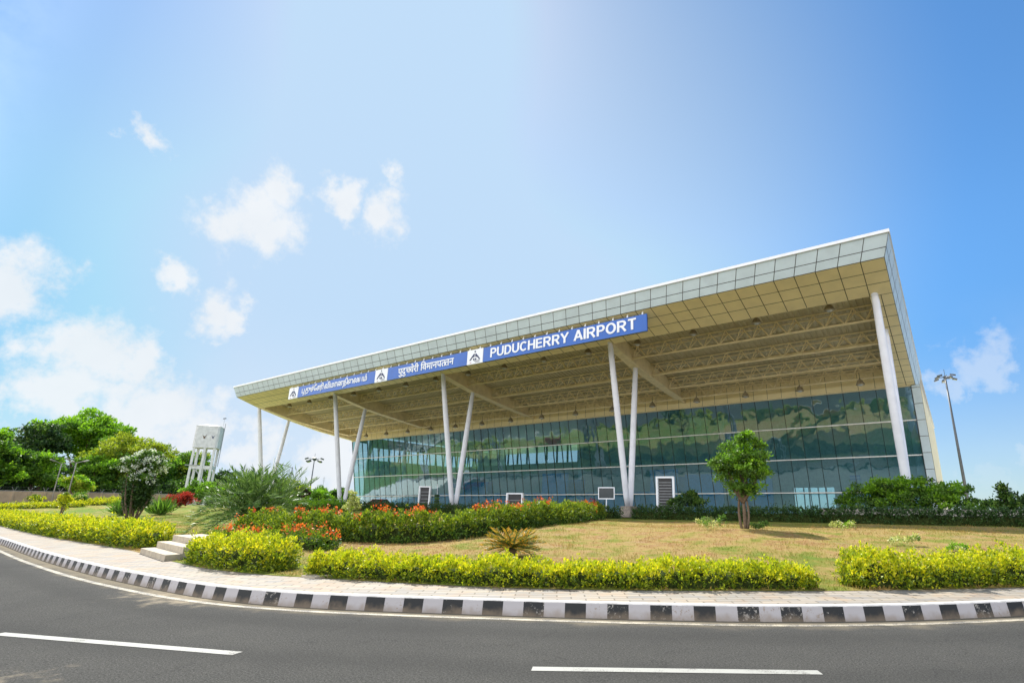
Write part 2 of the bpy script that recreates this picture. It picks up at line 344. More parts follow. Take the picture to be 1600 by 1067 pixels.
# ---------------------------------------------------------------- terrain
def crom(pts, step):
    P = [Vector((*p, 0)) for p in pts]; P = [P[0] * 2 - P[1]] + P + [P[-1] * 2 - P[-2]]; out = []
    for i in range(1, len(P) - 2):
        a, b, c, d = P[i - 1:i + 3]; n = max(2, int((c - b).length / step))
        t0 = 0; t1 = (b - a).length ** .5; t2 = t1 + (c - b).length ** .5; t3 = t2 + (d - c).length ** .5
        for k in range(n):
            t = t1 + (t2 - t1) * k / n
            A1 = a * ((t1 - t) / t1) + b * (t / t1); A2 = b * ((t2 - t) / (t2 - t1)) + c * ((t - t1) / (t2 - t1)); A3 = c * ((t3 - t) / (t3 - t2)) + d * ((t - t2) / (t3 - t2))
            B1 = A1 * ((t2 - t) / t2) + A2 * (t / t2); B2 = A2 * ((t3 - t) / (t3 - t1)) + A3 * ((t - t1) / (t3 - t1))
            out.append(B1 * ((t2 - t) / (t2 - t1)) + B2 * ((t - t1) / (t2 - t1)))
    out.append(P[-2]); return np.array([(p.x, p.y) for p in out])
KB = crom([(-130,10),(-90,9),(-62,7.5),(-45,6.4),(-30.8,5.45),(-20,4.6),(-13.9,4.4),(-9.5,4.7),(-5.5,6.4),(-2.4,8.15),(-.9,9.35),(.6,10.9),(4,15),(8,21),(12,29),(15,38),(17,50),(18,80),(19,300)], .4)
SB = crom([(-130,12),(-90,11),(-62,9.6),(-45,7.9),(-30,6.6),(-19.7,6.14),(-15.2,5.6),(-13.0,5.42),(-11,5.6),(-9.8,5.95),(-7.2,6.7),(-5.5,7.45),(-3.8,8.55),(-2.2,9.7),(-.7,11.0),(.8,12.5),(4,16.8),(8,23),(12,31),(15,40),(16.5,52),(17.4,82),(18.4,300)], .4)
def resample(P, step):
    d = np.r_[0, np.cumsum(np.hypot(*np.diff(P, axis=0).T))]; s = np.arange(0, d[-1], step)
    return np.c_[np.interp(s, d, P[:, 0]), np.interp(s, d, P[:, 1])]
def sm(t): t = np.clip(t, 0, 1); return t * t * (3 - 2 * t)
def ter(u, v):
    u = np.asarray(u, float); v = np.asarray(v, float)
    t = v - np.interp(u, SB[:, 0], SB[:, 1])
    rise = .6 * sm((-u - 20) / 60) * sm(t / 10) * (1 - sm((v - 34) / 4) * sm((u + 90) / 6))
    bump = .03 * np.sin(u * .9 + v * .4) * sm(t / 3) + .025 * np.sin(u * .31 - v * .77) * sm(t / 3)
    return .24 + .53 * sm(t / 14) + rise + bump * (1 - sm((v - 30) / 3))
def T3(u, v, dz=0): return (u, v, float(ter(u, v)) + dz)

# ground sheet, road, kerb, sidewalk, lawn
g = MB(); g.face([(-4000, -4000, -.06), (4000, -4000, -.06), (4000, 4000, -.06), (-4000, 4000, -.06)], m_soil); struct(g.build('ground'))
def grid_obj(name, X, Y, Z, m, attrs=None):
    nr, nc = X.shape; V = np.stack([X, Y, Z], -1).reshape(-1, 3)
    idx = np.arange(nr * nc).reshape(nr, nc); F = np.stack([idx[:-1, :-1], idx[:-1, 1:], idx[1:, 1:], idx[1:, :-1]], -1).reshape(-1, 4)
    me = bpy.data.meshes.new(name); me.from_pydata(V.tolist(), [], F.tolist()); me.materials.append(m); me.polygons.foreach_set('use_smooth', [True] * len(F))
    for k, a in (attrs or {}).items():
        at = me.attributes.new(k, 'FLOAT', 'POINT'); at.data.foreach_set('value', np.asarray(a, np.float32).reshape(-1))
    me.update(); return link(name, me)
def normals2(P):
    T = np.gradient(P, axis=0); T /= np.hypot(*T.T)[:, None]; return np.c_[-T[:, 1], T[:, 0]]     # towards the garden
Kr = resample(KB, .6); Nr = normals2(Kr)
offs = np.array([0, .1, .25, .5, .8, 1.2, 1.8, 2.6, 3.6, 5, 8, 14, 25, 60, 150, 400])
Xg = Kr[:, 0][None] - Nr[:, 0][None] * offs[:, None]; Yg = Kr[:, 1][None] - Nr[:, 1][None] * offs[:, None]
# beyond a few metres the offset curves are blended into straight rows so they never fold
bl = sm((offs - 1.5) / 3)[:, None]
Yg = Yg * (1 - bl) + (Kr[:, 1][None] - offs[:, None] * 1.02) * bl; Xg = Xg * (1 - bl) + (Kr[:, 0][None] + offs[:, None] * .25) * bl
def spot(x, y, r, X, Y): return np.exp(-((X - x) ** 2 + (Y - y) ** 2) / r ** 2)
sand = .75 * spot(-10.6, 4.25, .8, Xg, Yg) + .6 * spot(-12, 4.1, .7, Xg, Yg) + .55 * spot(-8.6, 4.7, .5, Xg, Yg) + .6 * spot(-4.2, 6.9, .35, Xg, Yg) + .8 * spot(-7.6, 1.75, .5, Xg, Yg) + .6 * spot(-7.0, 1.9, .4, Xg, Yg)
struct(grid_obj('road', Xg, Yg, np.zeros_like(Xg), m_asphalt, {'kerb_distance': np.broadcast_to(offs[:, None], Xg.shape), 'sand': sand}))
kb = MB(); Kk = resample(KB[(KB[:, 0] > -70)], .303); Nk = normals2(Kk)
for i in range(len(Kk) - 1):
    if Kk[i, 1] > 60: break
    m = m_kw if i % 2 else m_kb; a, b, na, nb = Kk[i], Kk[i + 1], Nk[i], Nk[i + 1]
    j = .004 * math.sin(i * 12.9)
    def q(p, n, d, z): return (p[0] + n[0] * d, p[1] + n[1] * d, z)
    kb.face([q(a, na, j, -.02), q(b, nb, j, -.02), q(b, nb, .035 + j, .185), q(a, na, .035 + j, .185)], m)
    kb.face([q(a, na, .035 + j, .185), q(b, nb, .035 + j, .185), q(b, nb, .05 + j, .2), q(a, na, .05 + j, .2)], m_kt)
    kb.face([q(a, na, .05 + j, .2), q(b, nb, .05 + j, .2), q(b, nb, .15, .202), q(a, na, .15, .202)], m_kt)
    kb.face([q(a, na, .15, .202), q(b, nb, .15, .202), q(b, nb, .15, .1), q(a, na, .15, .1)], m_kt)
struct(kb.build('kerb'))
nS = 500; tt = np.linspace(0, 1, nS)
def atfrac(P, n):
    d = np.r_[0, np.cumsum(np.hypot(*np.diff(P, axis=0).T))]; s = np.linspace(0, d[-1], n); return np.c_[np.interp(s, d, P[:, 0]), np.interp(s, d, P[:, 1])]
Ks = KB + normals2(KB) * .15; Pa = resample(Ks, .5); 
Sx = np.array([SB[np.argmin(np.hypot(SB[:, 0] - p[0], SB[:, 1] - p[1]))] for p in Pa]); Sx[:, 0] = np.convolve(np.pad(Sx[:, 0], 3, 'edge'), np.ones(7) / 7, 'valid'); Sx[:, 1] = np.interp(Sx[:, 0], SB[:, 0], SB[:, 1])
ff = np.array([0, .33, .66, 1.])[:, None]
struct(grid_obj('sidewalk', Pa[:, 0][None] * (1 - ff) + Sx[:, 0][None] * ff, Pa[:, 1][None] * (1 - ff) + (Sx[:, 1][None] + .05) * ff, np.broadcast_to(.2 + .035 * ff, (4, len(Pa))), m_pave))
us = np.r_[np.linspace(-900, -131, 12), np.linspace(-130, -70, 40), np.linspace(-69.5, 18.3, 240)]; ts = np.r_[np.linspace(0, 32, 90) ** 1.0, np.linspace(33, 60, 20), np.linspace(65, 900, 20)]
U = np.broadcast_to(us[None], (len(ts), len(us))); Vv = np.interp(us, SB[:, 0], SB[:, 1])[None] + ts[:, None]
def greenness(u, v):
    t = v - np.interp(u, SB[:, 0], SB[:, 1])
    gr = np.exp(-(t / 1.2) ** 2) * .22 + sm((-u - 22) / 12) * .5
    gr += np.exp(-((v - 25.5) / 1.7) ** 2) * .0 + sm((v - 29.5) / 1.5) * .35
    d = np.abs((u + 14.2) - (v - 14) * -.22); gr += np.exp(-(np.clip(-(u + 14.2 + (v - 14) * .22), -3, 9) * 1.0 + 0) ** 2 / 12) * .25
    return gr
struct(grid_obj('lawn', U, Vv, ter(U, Vv), m_lawn, {'green': greenness(U, Vv)}))
def strip(name, P0, P1, w, z, m):
    P0 = Vector((*P0, 0)); P1 = Vector((*P1, 0)); d = (P1 - P0).normalized(); n = Vector((-d.y, d.x, 0)) * w / 2; b = MB()
    L = (P1 - P0).length; k = max(1, int(L / .3))
    for i in range(k):
        a = P0 + d * (L * i / k); c = P0 + d * (L * (i + 1) / k); b.face([a - n + Vector((0, 0, z)), c - n + Vector((0, 0, z)), c + n + Vector((0, 0, z)), a + n + Vector((0, 0, z))], m)
    return struct(b.build(name))
for p0, p1 in [((-14.9, 1.0), (-12.4, 1.35)), ((-9.72, 1.95), (-6.50, 3.16)), ((-3.64, 4.52), (-1.32, 6.02)), ((1.0, 8.2), (2.7, 10.6))]:
    strip('lane_line', p0, p1, .135, .004, m_dash)
eb = MB(); Ke = resample(KB[(KB[:, 0] > -60) & (KB[:, 0] < 8)], .3); Ne = normals2(Ke)
for i in range(len(Ke) - 1):
    def q2(i, d): return (Ke[i, 0] - Ne[i, 0] * d, Ke[i, 1] - Ne[i, 1] * d, .004)
    o = .2 + .10 * sm((-Ke[i, 0] - 9) / 5); o2 = .2 + .10 * sm((-Ke[i + 1, 0] - 9) / 5)
    eb.face([q2(i, o + .11), q2(i + 1, o2 + .11), q2(i + 1, o2), q2(i, o)], m_edge)
struct(eb.build('edge_line'))
# forecourt in front of the terminal, with striped kerbs (seen mirrored in the glass)
m_fcs = plain('forecourt_paving', (.74, .69, .60), .8, var=.06, scale=.8)
fc = MB()
for i in range(50):
    a = -92 + i * 2.1; b = a + 2.1
    for v0, v1, mm in ((39.2, 46.5, m_fcs), (46.7, 52.3, m_fcs), (35.9, 39.0, m_pave)):
        fc.face([(a, v0, .83), (b, v0, .83), (b, v1, .83), (a, v1, .83)], mm)
struct(fc.build('forecourt'))
ap = MB(); ap.face([(-240, 38, 1.42), (-92.2, 38, 1.42), (-92.2, 260, 1.42), (-240, 260, 1.42)], m_fcs) if False else None
ap.face([(-.4, 38, .86), (16.5, 38, .86), (17.5, 170, .86), (-.4, 170, .86)], m_fcs); ap.face([(-92, 52.4, .86), (-79, 52.4, .86), (-79, 170, .86), (-92, 170, .86)], m_fcs); struct(ap.build('bounce_apron'))  # pale slabs out of view, added to bounce sunlight up to the soffit
kb = MB()
for i in range(int(104 / .6)):
    a = -92 + i * .6; m = m_kw if i % 2 else m_kb
    kb.box((a, 39.0, .7), (a + .6, 39.2, .98), m); kb.box((a, 46.5, .7), (a + .6, 46.7, .98), m)
struct(kb.build('forecourt_kerb'))

# ================================================================ the terminal
UL, UR = -78.4, -.9
term = thing('airport_terminal', 'large glass fronted airport terminal under a slanting flat roof on white V shaped columns', 'terminal building', (-40, 51, .8)); TO = Vector(term.location)
bt = lambda v: float(np.interp(v, [31.8, 32.19, 35.2, 39.6, 44.1, 50, 53], [15.4, 15.27, 14.24, 13.07, 12.1, 11.24, 11.05]))
tp = lambda v: float(np.interp(v, [31.8, 36, 40, 44, 50, 53, 86], [16.6, 15.45, 14.6, 13.85, 12.95, 12.5, 12.2]))
glv = lambda z: 50.05 + (11.2 - z) * .2
def panels(b, rows, m, gap=.022, back=.03, inward=None):
    """rows: list of lists of points (a grid); each cell becomes a panel with an open joint round it"""
    for r in range(len(rows) - 1):
        for c in range(len(rows[0]) - 1):
            p = [Vector(x) for x in (rows[r][c], rows[r][c + 1], rows[r + 1][c + 1], rows[r + 1][c])]
            e1 = (p[1] - p[0]); e2 = (p[3] - p[0])
            if e1.length < .06 or e2.length < .06: continue
            g1 = e1.normalized() * gap; g2 = e2.normalized() * gap
            q = [p[0] + g1 + g2, p[1] - g1 + g2, p[2] - g1 - g2, p[3] + g1 - g2]
            j = (inward or Vector((0, 0, 0))) * random.uniform(0, .004)
            b.face([x + j for x in q], m)
    for r in range(len(rows) - 1):
        n = (inward or Vector((0, 0, 0))) * back
        b.face([Vector(rows[r][0]) + n, Vector(rows[r][-1]) + n, Vector(rows[r + 1][-1]) + n, Vector(rows[r + 1][0]) + n], m_joint)
# roof sheet and edge trim
b = MB(TO); vs = [31.8, 36, 40, 44, 50, 53, 62, 74, 86]
for i in range(len(vs) - 1):
    a, c = vs[i], vs[i + 1]
    b.hexa([(UL, a, tp(a) - .06), (UR, a, tp(a) - .06), (UR, c, tp(c) - .06), (UL, c, tp(c) - .06), (UL, a, tp(a) + .02), (UR, a, tp(a) + .02), (UR, c, tp(c) + .02), (UL, c, tp(c) + .02)], m_alu_edge)
roof = b.build('roof', term)
b = MB(TO); b.hexa([(UL - .04, 31.72, 16.53), (UR + .04, 31.72, 16.53), (UR + .04, 32.1, 16.53), (UL - .04, 32.1, 16.53), (UL - .04, 31.76, 16.74), (UR + .04, 31.76, 16.74), (UR + .04, 32.1, 16.62), (UL - .04, 32.1, 16.62)], m_alu_edge)
for u0, u1 in ((UL - .05, UL + .12), (UR - .12, UR + .05)):
    for i in range(5): 
        a, c = vs[i], vs[i + 1]
        b.hexa([(u0, a, tp(a) - .02), (u1, a, tp(a) - .02), (u1, c, tp(c) - .02), (u0, c, tp(c) - .02), (u0, a, tp(a) + .07), (u1, a, tp(a) + .07), (u1, c, tp(c) + .07), (u0, c, tp(c) + .07)], m_alu_edge)
b.build('edge_trim', roof)
# fascia: two tilted bands of panels round the edge
nP = 62
fr = MB(TO); prof = [(0, 16.56), (.24, 15.8), (.42, 15.27)]
rows = [[(UL + d + (UR - UL - 2 * d) * i / nP, 31.8 + d, z) for i in range(nP + 1)] for d, z in prof]
panels(fr, [rows[0], rows[1]], m_alu, inward=Vector((0, 1, .3))); panels(fr, [rows[1], rows[2]], m_alu, inward=Vector((0, 1, .3)))
fr.build('fascia', roof)
VS = [31.8 + 1.25 * i for i in range(17)] + [52.6]
for side, nm in ((1, 'right'), (-1, 'left')):
    fr = MB(TO); U0 = UR if side > 0 else UL
    def sp(k, v):
        d = (0, .24, .42)[k]; v2 = max(v, 31.8 + d); z = (tp(v2) - .04, tp(v2) * .42 + bt(v2) * .58 if v2 > 32.3 else 15.8, bt(v2))[k]
        return (U0 - side * d, v2, z)
    rws = [[sp(k, v) for v in VS] for k in range(3)]
    panels(fr, rws[:2], m_alu, inward=Vector((-side, 0, .2))); panels(fr, rws[1:], m_alu, inward=Vector((-side, 0, .2)))
    fr.build('fascia', roof)
# beige soffit border
sf = MB(TO); sv = [32.22, 33.25, 34.25, 35.35]; ul, ur = UL + .42, UR - .42
rows = [[(ul + (ur - ul) * i / nP, v, bt(v) if v < 35.3 else 14.2) for i in range(nP + 1)] for v in sv]
panels(sf, rows, m_beige, inward=Vector((0, .3, 1)), back=.04)
for u0, u1, nc in ((ur - 1.28, ur, 2), (ul, ul + .65, 1)):
    VV = [35.35 + 1.25 * i for i in range(13)]
    panels(sf, [[(u0 + (u1 - u0) * c / nc, v, bt(v)) for c in range(nc + 1)] for v in VV], m_beige, inward=Vector((0, .2, 1)), back=.04)
    ue = u0 if nc == 2 else u1
    for i in range(12):
        a, c = VV[i], VV[i + 1]; sf.face([(ue, a, bt(a) + .01), (ue, c, bt(c) + .01), (ue, c, tp(c) - .1), (ue, a, tp(a) - .1)], m_cream)
sf.face([(ul, 35.36, 14.22), (ur, 35.36, 14.22), (ur, 35.36, 15.5), (ul, 35.36, 15.5)], m_cream)
sf.build('soffit', roof)
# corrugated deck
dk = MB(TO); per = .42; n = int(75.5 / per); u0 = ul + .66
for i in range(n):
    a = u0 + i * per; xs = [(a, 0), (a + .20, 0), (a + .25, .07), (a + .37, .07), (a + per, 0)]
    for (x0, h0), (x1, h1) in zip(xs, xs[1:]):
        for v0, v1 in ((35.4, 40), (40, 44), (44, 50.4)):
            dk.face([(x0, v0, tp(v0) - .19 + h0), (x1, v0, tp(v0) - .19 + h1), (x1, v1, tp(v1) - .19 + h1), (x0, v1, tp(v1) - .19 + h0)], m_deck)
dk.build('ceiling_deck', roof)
# cream band over the glass
cb = MB(TO); nb = 60; gl0, gl1 = -78.3, -1.68
panels(cb, [[(gl0 + (gl1 - gl0) * i / nb, v, z) for i in range(nb + 1)] for v, z in ((49.9, 12.9), (49.9, 11.27))], m_beige, gap=.015, inward=Vector((0, 1, 0)))
cb.box((gl0, 49.86, 11.19), (gl1, 50.2, 11.27), m_cream)
cb.build('cream_band', term)
# columns
UC = [-77.95, -59.9, -41.1, -21.4, -2.28]
for u in UC:
    for vt, zt, name in ((35.25, 14.35, 'column'), (39.5, 13.15, 'column')):
        b = MB(TO); lo = Vector((u, 38.0 + (.24 if vt > 38 else -.24), 1.62)); hi = Vector((u, vt, zt)); d = hi - lo
        P = [lo, lo + d * .06, lo + d * .3, lo + d * .7, lo + d * .96, hi]
        b.tube(P, [.17, .23, .25, .25, .22, .17], m_col, 20)
        b.tube([hi - d.normalized() * .25, hi + d.normalized() * .02], [.17, .24], m_col, 20)
        b.build(name, term, smooth=True)
    b = MB(TO)
    b.hexa([(u - .55, 37.2, .7), (u + .55, 37.2, .7), (u + .55, 38.8, .7), (u - .55, 38.8, .7), (u - .42, 37.45, 1.62), (u + .42, 37.45, 1.62), (u + .42, 38.55, 1.62), (u - .42, 38.55, 1.62)], m_plinth)
    b.build('column_base', term)
# main girders along the slope
gb = lambda v: float(np.interp(v, [35.4, 39.6, 45, 50], [14.1, 13.12, 12.35, 11.75]))
for u in [UL + 1.35] + UC[1:4]:
    b = MB(TO); gv = [35.4, 37.5, 39.6, 42.5, 45.5, 48.6]
    for a, c in zip(gv, gv[1:]):
        w0 = .28 if c < 48 else .28; w1 = .28 if c < 48 else .16
        b.hexa([(u - w0, a, gb(a)), (u + w0, a, gb(a)), (u + w1, c, gb(c)), (u - w1, c, gb(c)), (u - w0, a, tp(a) - .2), (u + w0, a, tp(a) - .2), (u + w1, c, tp(c) - .2), (u - w1, c, tp(c) - .2)], m_cream)
    b.hexa([(u - .16, 48.6, gb(48.6)), (u + .16, 48.6, gb(48.6)), (u + .1, 49.85, 11.7), (u - .1, 49.85, 11.7), (u - .16, 48.6, gb(48.6) + .5), (u + .16, 48.6, gb(48.6) + .5), (u + .1, 49.85, 12.1), (u - .1, 49.85, 12.1)], m_cream)
    for a, c in zip(gv, gv[1:]):
        b.hexa([(u - .4, a, gb(a) - .05), (u + .4, a, gb(a) - .05), (u + .4, c, gb(c) - .05), (u - .4, c, gb(c) - .05), (u - .4, a, gb(a) - .003), (u + .4, a, gb(a) - .003), (u + .4, c, gb(c) - .003), (u - .4, c, gb(c) - .003)], m_cream)
    b.build('girder', term)
# trusses: four rows in each of the four bays
for (ua, ub) in zip([UL + 1.65] + [x + .3 for x in UC[1:4]], [x - .3 for x in UC[1:4]] + [ur - 1.3]):
    for v in (38.5, 42.1, 45.5, 48.5):
        b = MB(TO); zt = tp(v) - .34; zb = tp(v) - 1.22
        b.tube([(ua, v, zb), (ub, v, zb)], .075, m_cream, 8); 
        for s in (-.32, .32): b.tube([(ua, v + s, zt - s * .2), (ub, v + s, zt - s * .2)], .05, m_cream, 6)
        k = int((ub - ua) / .62); st = (ub - ua) / k
        for i in range(k):
            x0, x1 = ua + i * st, ua + (i + 1) * st
            for s in (-.32, .32):
                p, q = ((x0, v, zb), (x1, v + s, zt - s * .2)) if i % 2 == 0 else ((x0, v + s, zt - s * .2), (x1, v, zb))
                b.tube([p, q], .042, m_cream, 5, cap=False)
            if i % 2: b.tube([(x0, v - .32, zt + .06), (x0, v + .32, zt - .06)], .025, m_cream, 5, cap=False)
        b.build('truss', term, smooth=False)
# purlins
b = MB(TO)
for v in (37, 40.3, 43.8, 47.0, 49.5):
    b.box((ul + .7, v - .06, tp(v) - .36), (ur - 1.3, v + .06, tp(v) - .21), m_cream)
b.build('purlins', term)
# glass curtain wall, leaning outwards
cw = MB(TO); npn = 60; zz = [.84, 2.9, 5.77, 8.52, 11.2]
for i in range(npn):
    x0 = gl0 + (gl1 - gl0) * i / npn; x1 = gl0 + (gl1 - gl0) * (i + 1) / npn
    for z0, z1 in zip(zz, zz[1:]):
        e = [random.uniform(-.011, .011) for _ in range(4)]
        cw.face([(x0 + .004, glv(z0) + e[0], z0), (x1 - .004, glv(z0) + e[1], z0), (x1 - .004, glv(z1) + e[2], z1), (x0 + .004, glv(z1) + e[3], z1)], m_glass)
curtain = cw.build('glass_wall', term)
mu = MB(TO)
for i in range(npn + 1):
    x = gl0 + (gl1 - gl0) * i / npn; mu.hexa([(x - .022, glv(.8) - .02, .8), (x + .022, glv(.8) - .02, .8), (x + .022, glv(.8) + .14, .8), (x - .022, glv(.8) + .14, .8), (x - .022, glv(11.2) - .02, 11.2), (x + .022, glv(11.2) - .02, 11.2), (x + .022, glv(11.2) + .14, 11.2), (x - .022, glv(11.2) + .14, 11.2)], m_mull)
mu.build('mullions', curtain)
for z in (2.9, 5.77, 8.52):
    b = MB(TO); b.box((gl0, glv(z) - .09, z - .045), (gl1 + .1, glv(z) + .1, z + .045), m_trans); b.build('transom', curtain)
# pale clad strip at the right end and the long side wall
ec = MB(TO); zc = [.8 + 1.28 * i for i in range(9)] + [11.25]
panels(ec, [[(-1.64, glv(z) - .25, z), (-1.0, glv(z) - .25, z)] for z in zc], m_alu, inward=Vector((0, 1, 0)))
ec.face([(-1.66, glv(.8) - .25, .8), (-1.66, glv(11.25) - .25, 11.25), (-1.66, glv(11.25) + .3, 11.25), (-1.66, glv(.8) + .3, .8)], m_alu)
ec.build('end_cladding', term)
sw = MB(TO)
for x, th in ((-1.0, -.25), (-78.3, .25)):
    sw = MB(TO)
    if x > -5:
        sw.hexa([(x + th, glv(.8) - .22, .8), (x, glv(.8) - .22, .8), (x, 86, .8), (x + th, 86, .8), (x + th, glv(11.25) - .22, 11.25), (x, glv(11.25) - .22, 11.25), (x, 86, 11.9), (x + th, 86, 11.9)], m_beige)
    else:
        for (a, c, q0, q1) in ((53, 86, .8, 8.6), (53, 86, 10.6, 12.1), (78, 86, 8.6, 10.6), (53, 53.6, 8.6, 10.6)):
            sw.box((x, a, q0), (x + th, c, q1), m_inner)
        for k in range(12): sw.box((x, 55 + k * 2, 8.6), (x + .2, 55.15 + k * 2, 10.6), m_mull)
    sw.build('side_wall', term)
hall = MB(TO); hall.box((gl0 + .3, 52.4, .60), (gl1, 86, .86), m_floor)
xs = [-78, -77, -63, -62, -16.4, -11.7, -1.2]
def bw(x0, x1, z0, z1, m=m_inner): hall.box((x0, 70, z0), (x1, 70.2, z1), m)
bw(-78, -16.4, .86, 8.4); bw(-16.4, -11.7, 4.0, 12.6); bw(-11.7, -1.2, .86, 12.6); bw(-48, -16.4, 8.4, 12.6); bw(-78, -48, 11.3, 12.6); bw(-16.4, -11.7, .86, 1.3)
for k in range(15): bw(-78 + k * 2.1, -77.75 + k * 2.1, 8.4, 11.3, m_mull)
for x in (-16.4, -15.2, -14.6, -13.55, -12.65): bw(x, x + .12, 1.3, 4.0, m_mull)
bw(-16.4, -11.7, 3.25, 3.45, m_mull)
for u0 in (-28, -44, -60): hall.box((u0, 57, .86), (u0 + 5, 58, 4.9), m_counter)
for u0 in (-19, -24): hall.box((u0, 55, .86), (u0 + 4.2, 55.3, 5.0), m_counter)
hall.box((-76, 66, .86), (-20, 66.3, 3.6), m_counter); hall.box((-76, 54.0, .86), (-29, 54.2, 2.7), m_counter); hall.box((-18, 54.0, .86), (-17, 54.2, 2.7), m_counter); hall.box((-27.5, 53.6, .86), (-24.2, 53.8, 5.5), m_counter); hall.box((-42.5, 53.6, .86), (-38.6, 53.8, 5.5), m_counter)
for u0 in UC: hall.tube([(u0, 60, .86), (u0, 60, 12.3)], .35, m_col, 12)
hall.build('departure_hall', term)
for (u, v, z, w, h, l) in ((-7.65, 54.2, 4.05, .85, .42, 0), (-58.6, 53.4, 4.0, 1.0, .55, 0)):
    b = MB(TO); b.box((u, v, z), (u + w, v + .08, z + h), m_blue); b.box((u + .06, v - .01, z + h * .45), (u + w - .06, v - .002, z + h * .52), m_signw)
    b.bar((u + w / 2, v + .04, z + h), (u + w / 2, v + .04, z + h + 2.2), .04, .04, m_metal); b.build('hanging_sign', term)

# ---------------------------------------------------------------- the airport name board
SO = Vector((-40.6, 32.4, 14.3))
sign = thing('name_board', 'long blue name board reading PUDUCHERRY AIRPORT in three scripts, hung below the roof edge', 'sign', SO)
segs = [(-62.75, -48.07), (-46.0, -34.67), (-32.68, -16.55)]; sq = [(-64.78, -62.78), (-48.04, -46.03), (-34.64, -32.71)]
zb, zt = 13.66, 14.95
for a, c in segs:
    b = MB(SO); b.box((a, 32.36, zb), (c, 32.5, zt), m_blue); b.box((a, 32.355, zb - .03), (c, 32.51, zb - .003), m_mull)
    b.build('board', sign)
def fpoly(b, pts, m, y0, th=.02):
    F = [(x, y0, z) for x, z in pts]; B = [(x, y0 + th, z) for x, z in pts]; b.face(F, m); b.face(B[::-1], m)
    for i in range(len(F)): j = (i + 1) % len(F); b.face([F[i], B[i], B[j], F[j]], m)
for a, c in sq:
    b = MB(SO); b.box((a, 32.34, zb - .02), (c, 32.5, zt + .02), m_signw); pn = b.build('emblem_panel', sign)
    e = MB(SO); cx, cz, s = (a + c) / 2, (zb + zt) / 2, (c - a) / 2.0; k = s * 1.0; Y = 32.315
    R = lambda pts: [(cx + x * k, cz + z * k * .66) for x, z in pts]
    fpoly(e, R([(.085 * math.cos(t), .72 + .12 * math.sin(t)) for t in np.linspace(0, 2 * PI, 14)[:-1]]), m_navy, Y)
    for m_ in (-1, 1):
        L = [(m_ * .05, .42), (m_ * .05, -.05), (m_ * .16, -.05), (m_ * .30, -.10), (m_ * .56, -.52), (m_ * .68, -.47), (m_ * .40, .05), (m_ * .14, .42)]
        fpoly(e, R(L if m_ < 0 else L[::-1]), m_navy, Y)
        e.tube([(cx + m_ * .12 * k, Y + .01, cz + (-.05 - .2) * k * .66), (cx + m_ * .12 * k, Y + .015, cz + -.42 * k * .66)], .05 * k, m_navy, 6)
        fpoly(e, R([(m_ * .12 + .09 * math.cos(t), -.40 + .12 * math.sin(t)) for t in np.linspace(0, 2 * PI, 12)[:-1]]), m_navy, Y - .003)
    for q_ in range(3):
        z = -.62 - .13 * q_; fpoly(e, R([(-.1 + q_ * .1, z), (.62, z), (.62, z + .04), (-.1 + q_ * .1, z + .04)]), m_navy if q_ != 1 else m_metal, Y)
    fpoly(e, R([(-.62, -.86), (-.42, -.86), (-.42, -.8), (-.62, -.8)]), m_red, Y)
    e.build('emblem', pn)
x = -64.4
while x < -16.6:
    b = MB(SO); b.tube([(x, 32.44, zt), (x, 32.44, 15.2)], .035, m_signw, 6); b.box((x - .05, 32.36, zt + .01), (x + .05, 32.44, zt + .13), m_signw); x += 1.25
    b.build('bracket', sign)
def glyphs(s, off=.016, extr=.0):
    c = bpy.data.curves.new('t', 'FONT'); c.body = s; c.size = 1; c.offset = off; c.resolution_u = 4
    o = bpy.data.objects.new('t', c); COL.objects.link(o); dg = bpy.context.evaluated_depsgraph_get(); dg.update()
    me = bpy.data.meshes.new_from_object(o.evaluated_get(dg)); V = [v.co.copy() for v in me.vertices]; F = [tuple(p.vertices) for p in me.polygons]
    bpy.data.objects.remove(o); bpy.data.curves.remove(c); return V, F
def cutx(V, F, xc):
    import bmesh
    me = bpy.data.meshes.new('c'); me.from_pydata(V, [], F); bm = bmesh.new(); bm.from_mesh(me)
    bmesh.ops.bisect_plane(bm, geom=bm.verts[:] + bm.edges[:] + bm.faces[:], plane_co=(xc, 0, 0), plane_no=(1, 0, 0), clear_outer=True); bm.verts.index_update()
    V = [v.co.copy() for v in bm.verts]; F = [tuple(v.index for v in f.verts) for f in bm.faces]; bm.free(); return V, F
def compose(pieces, off=.012):
    """pieces: (text, cut from the right or None, gap before)"""
    V, F, x = [], [], 0
    for s, cut, gap in pieces:
        v, f = glyphs(s, off); x1 = max(p.x for p in v)
        if cut: v, f = cutx(v, f, x1 - cut); x1 = max(p.x for p in v)
        x0 = min(p.x for p in v); k = len(V); x += gap
        V += [Vector((p.x - x0 + x, p.y, 0)) for p in v]; F += [tuple(i + k for i in q) for q in f]; x += x1 - x0
    return V, F
def fat(V, F, d=.022):
    V2, F2 = [], []
    for q, (dx, dy) in enumerate(((0, 0), (d, 0), (-d, 0), (0, d), (0, -d))):
        k = len(V2); V2 += [Vector((p.x + dx, p.y + dy, q * .0009)) for p in V]; F2 += [tuple(i + k for i in f) for f in F]
    return V2, F2
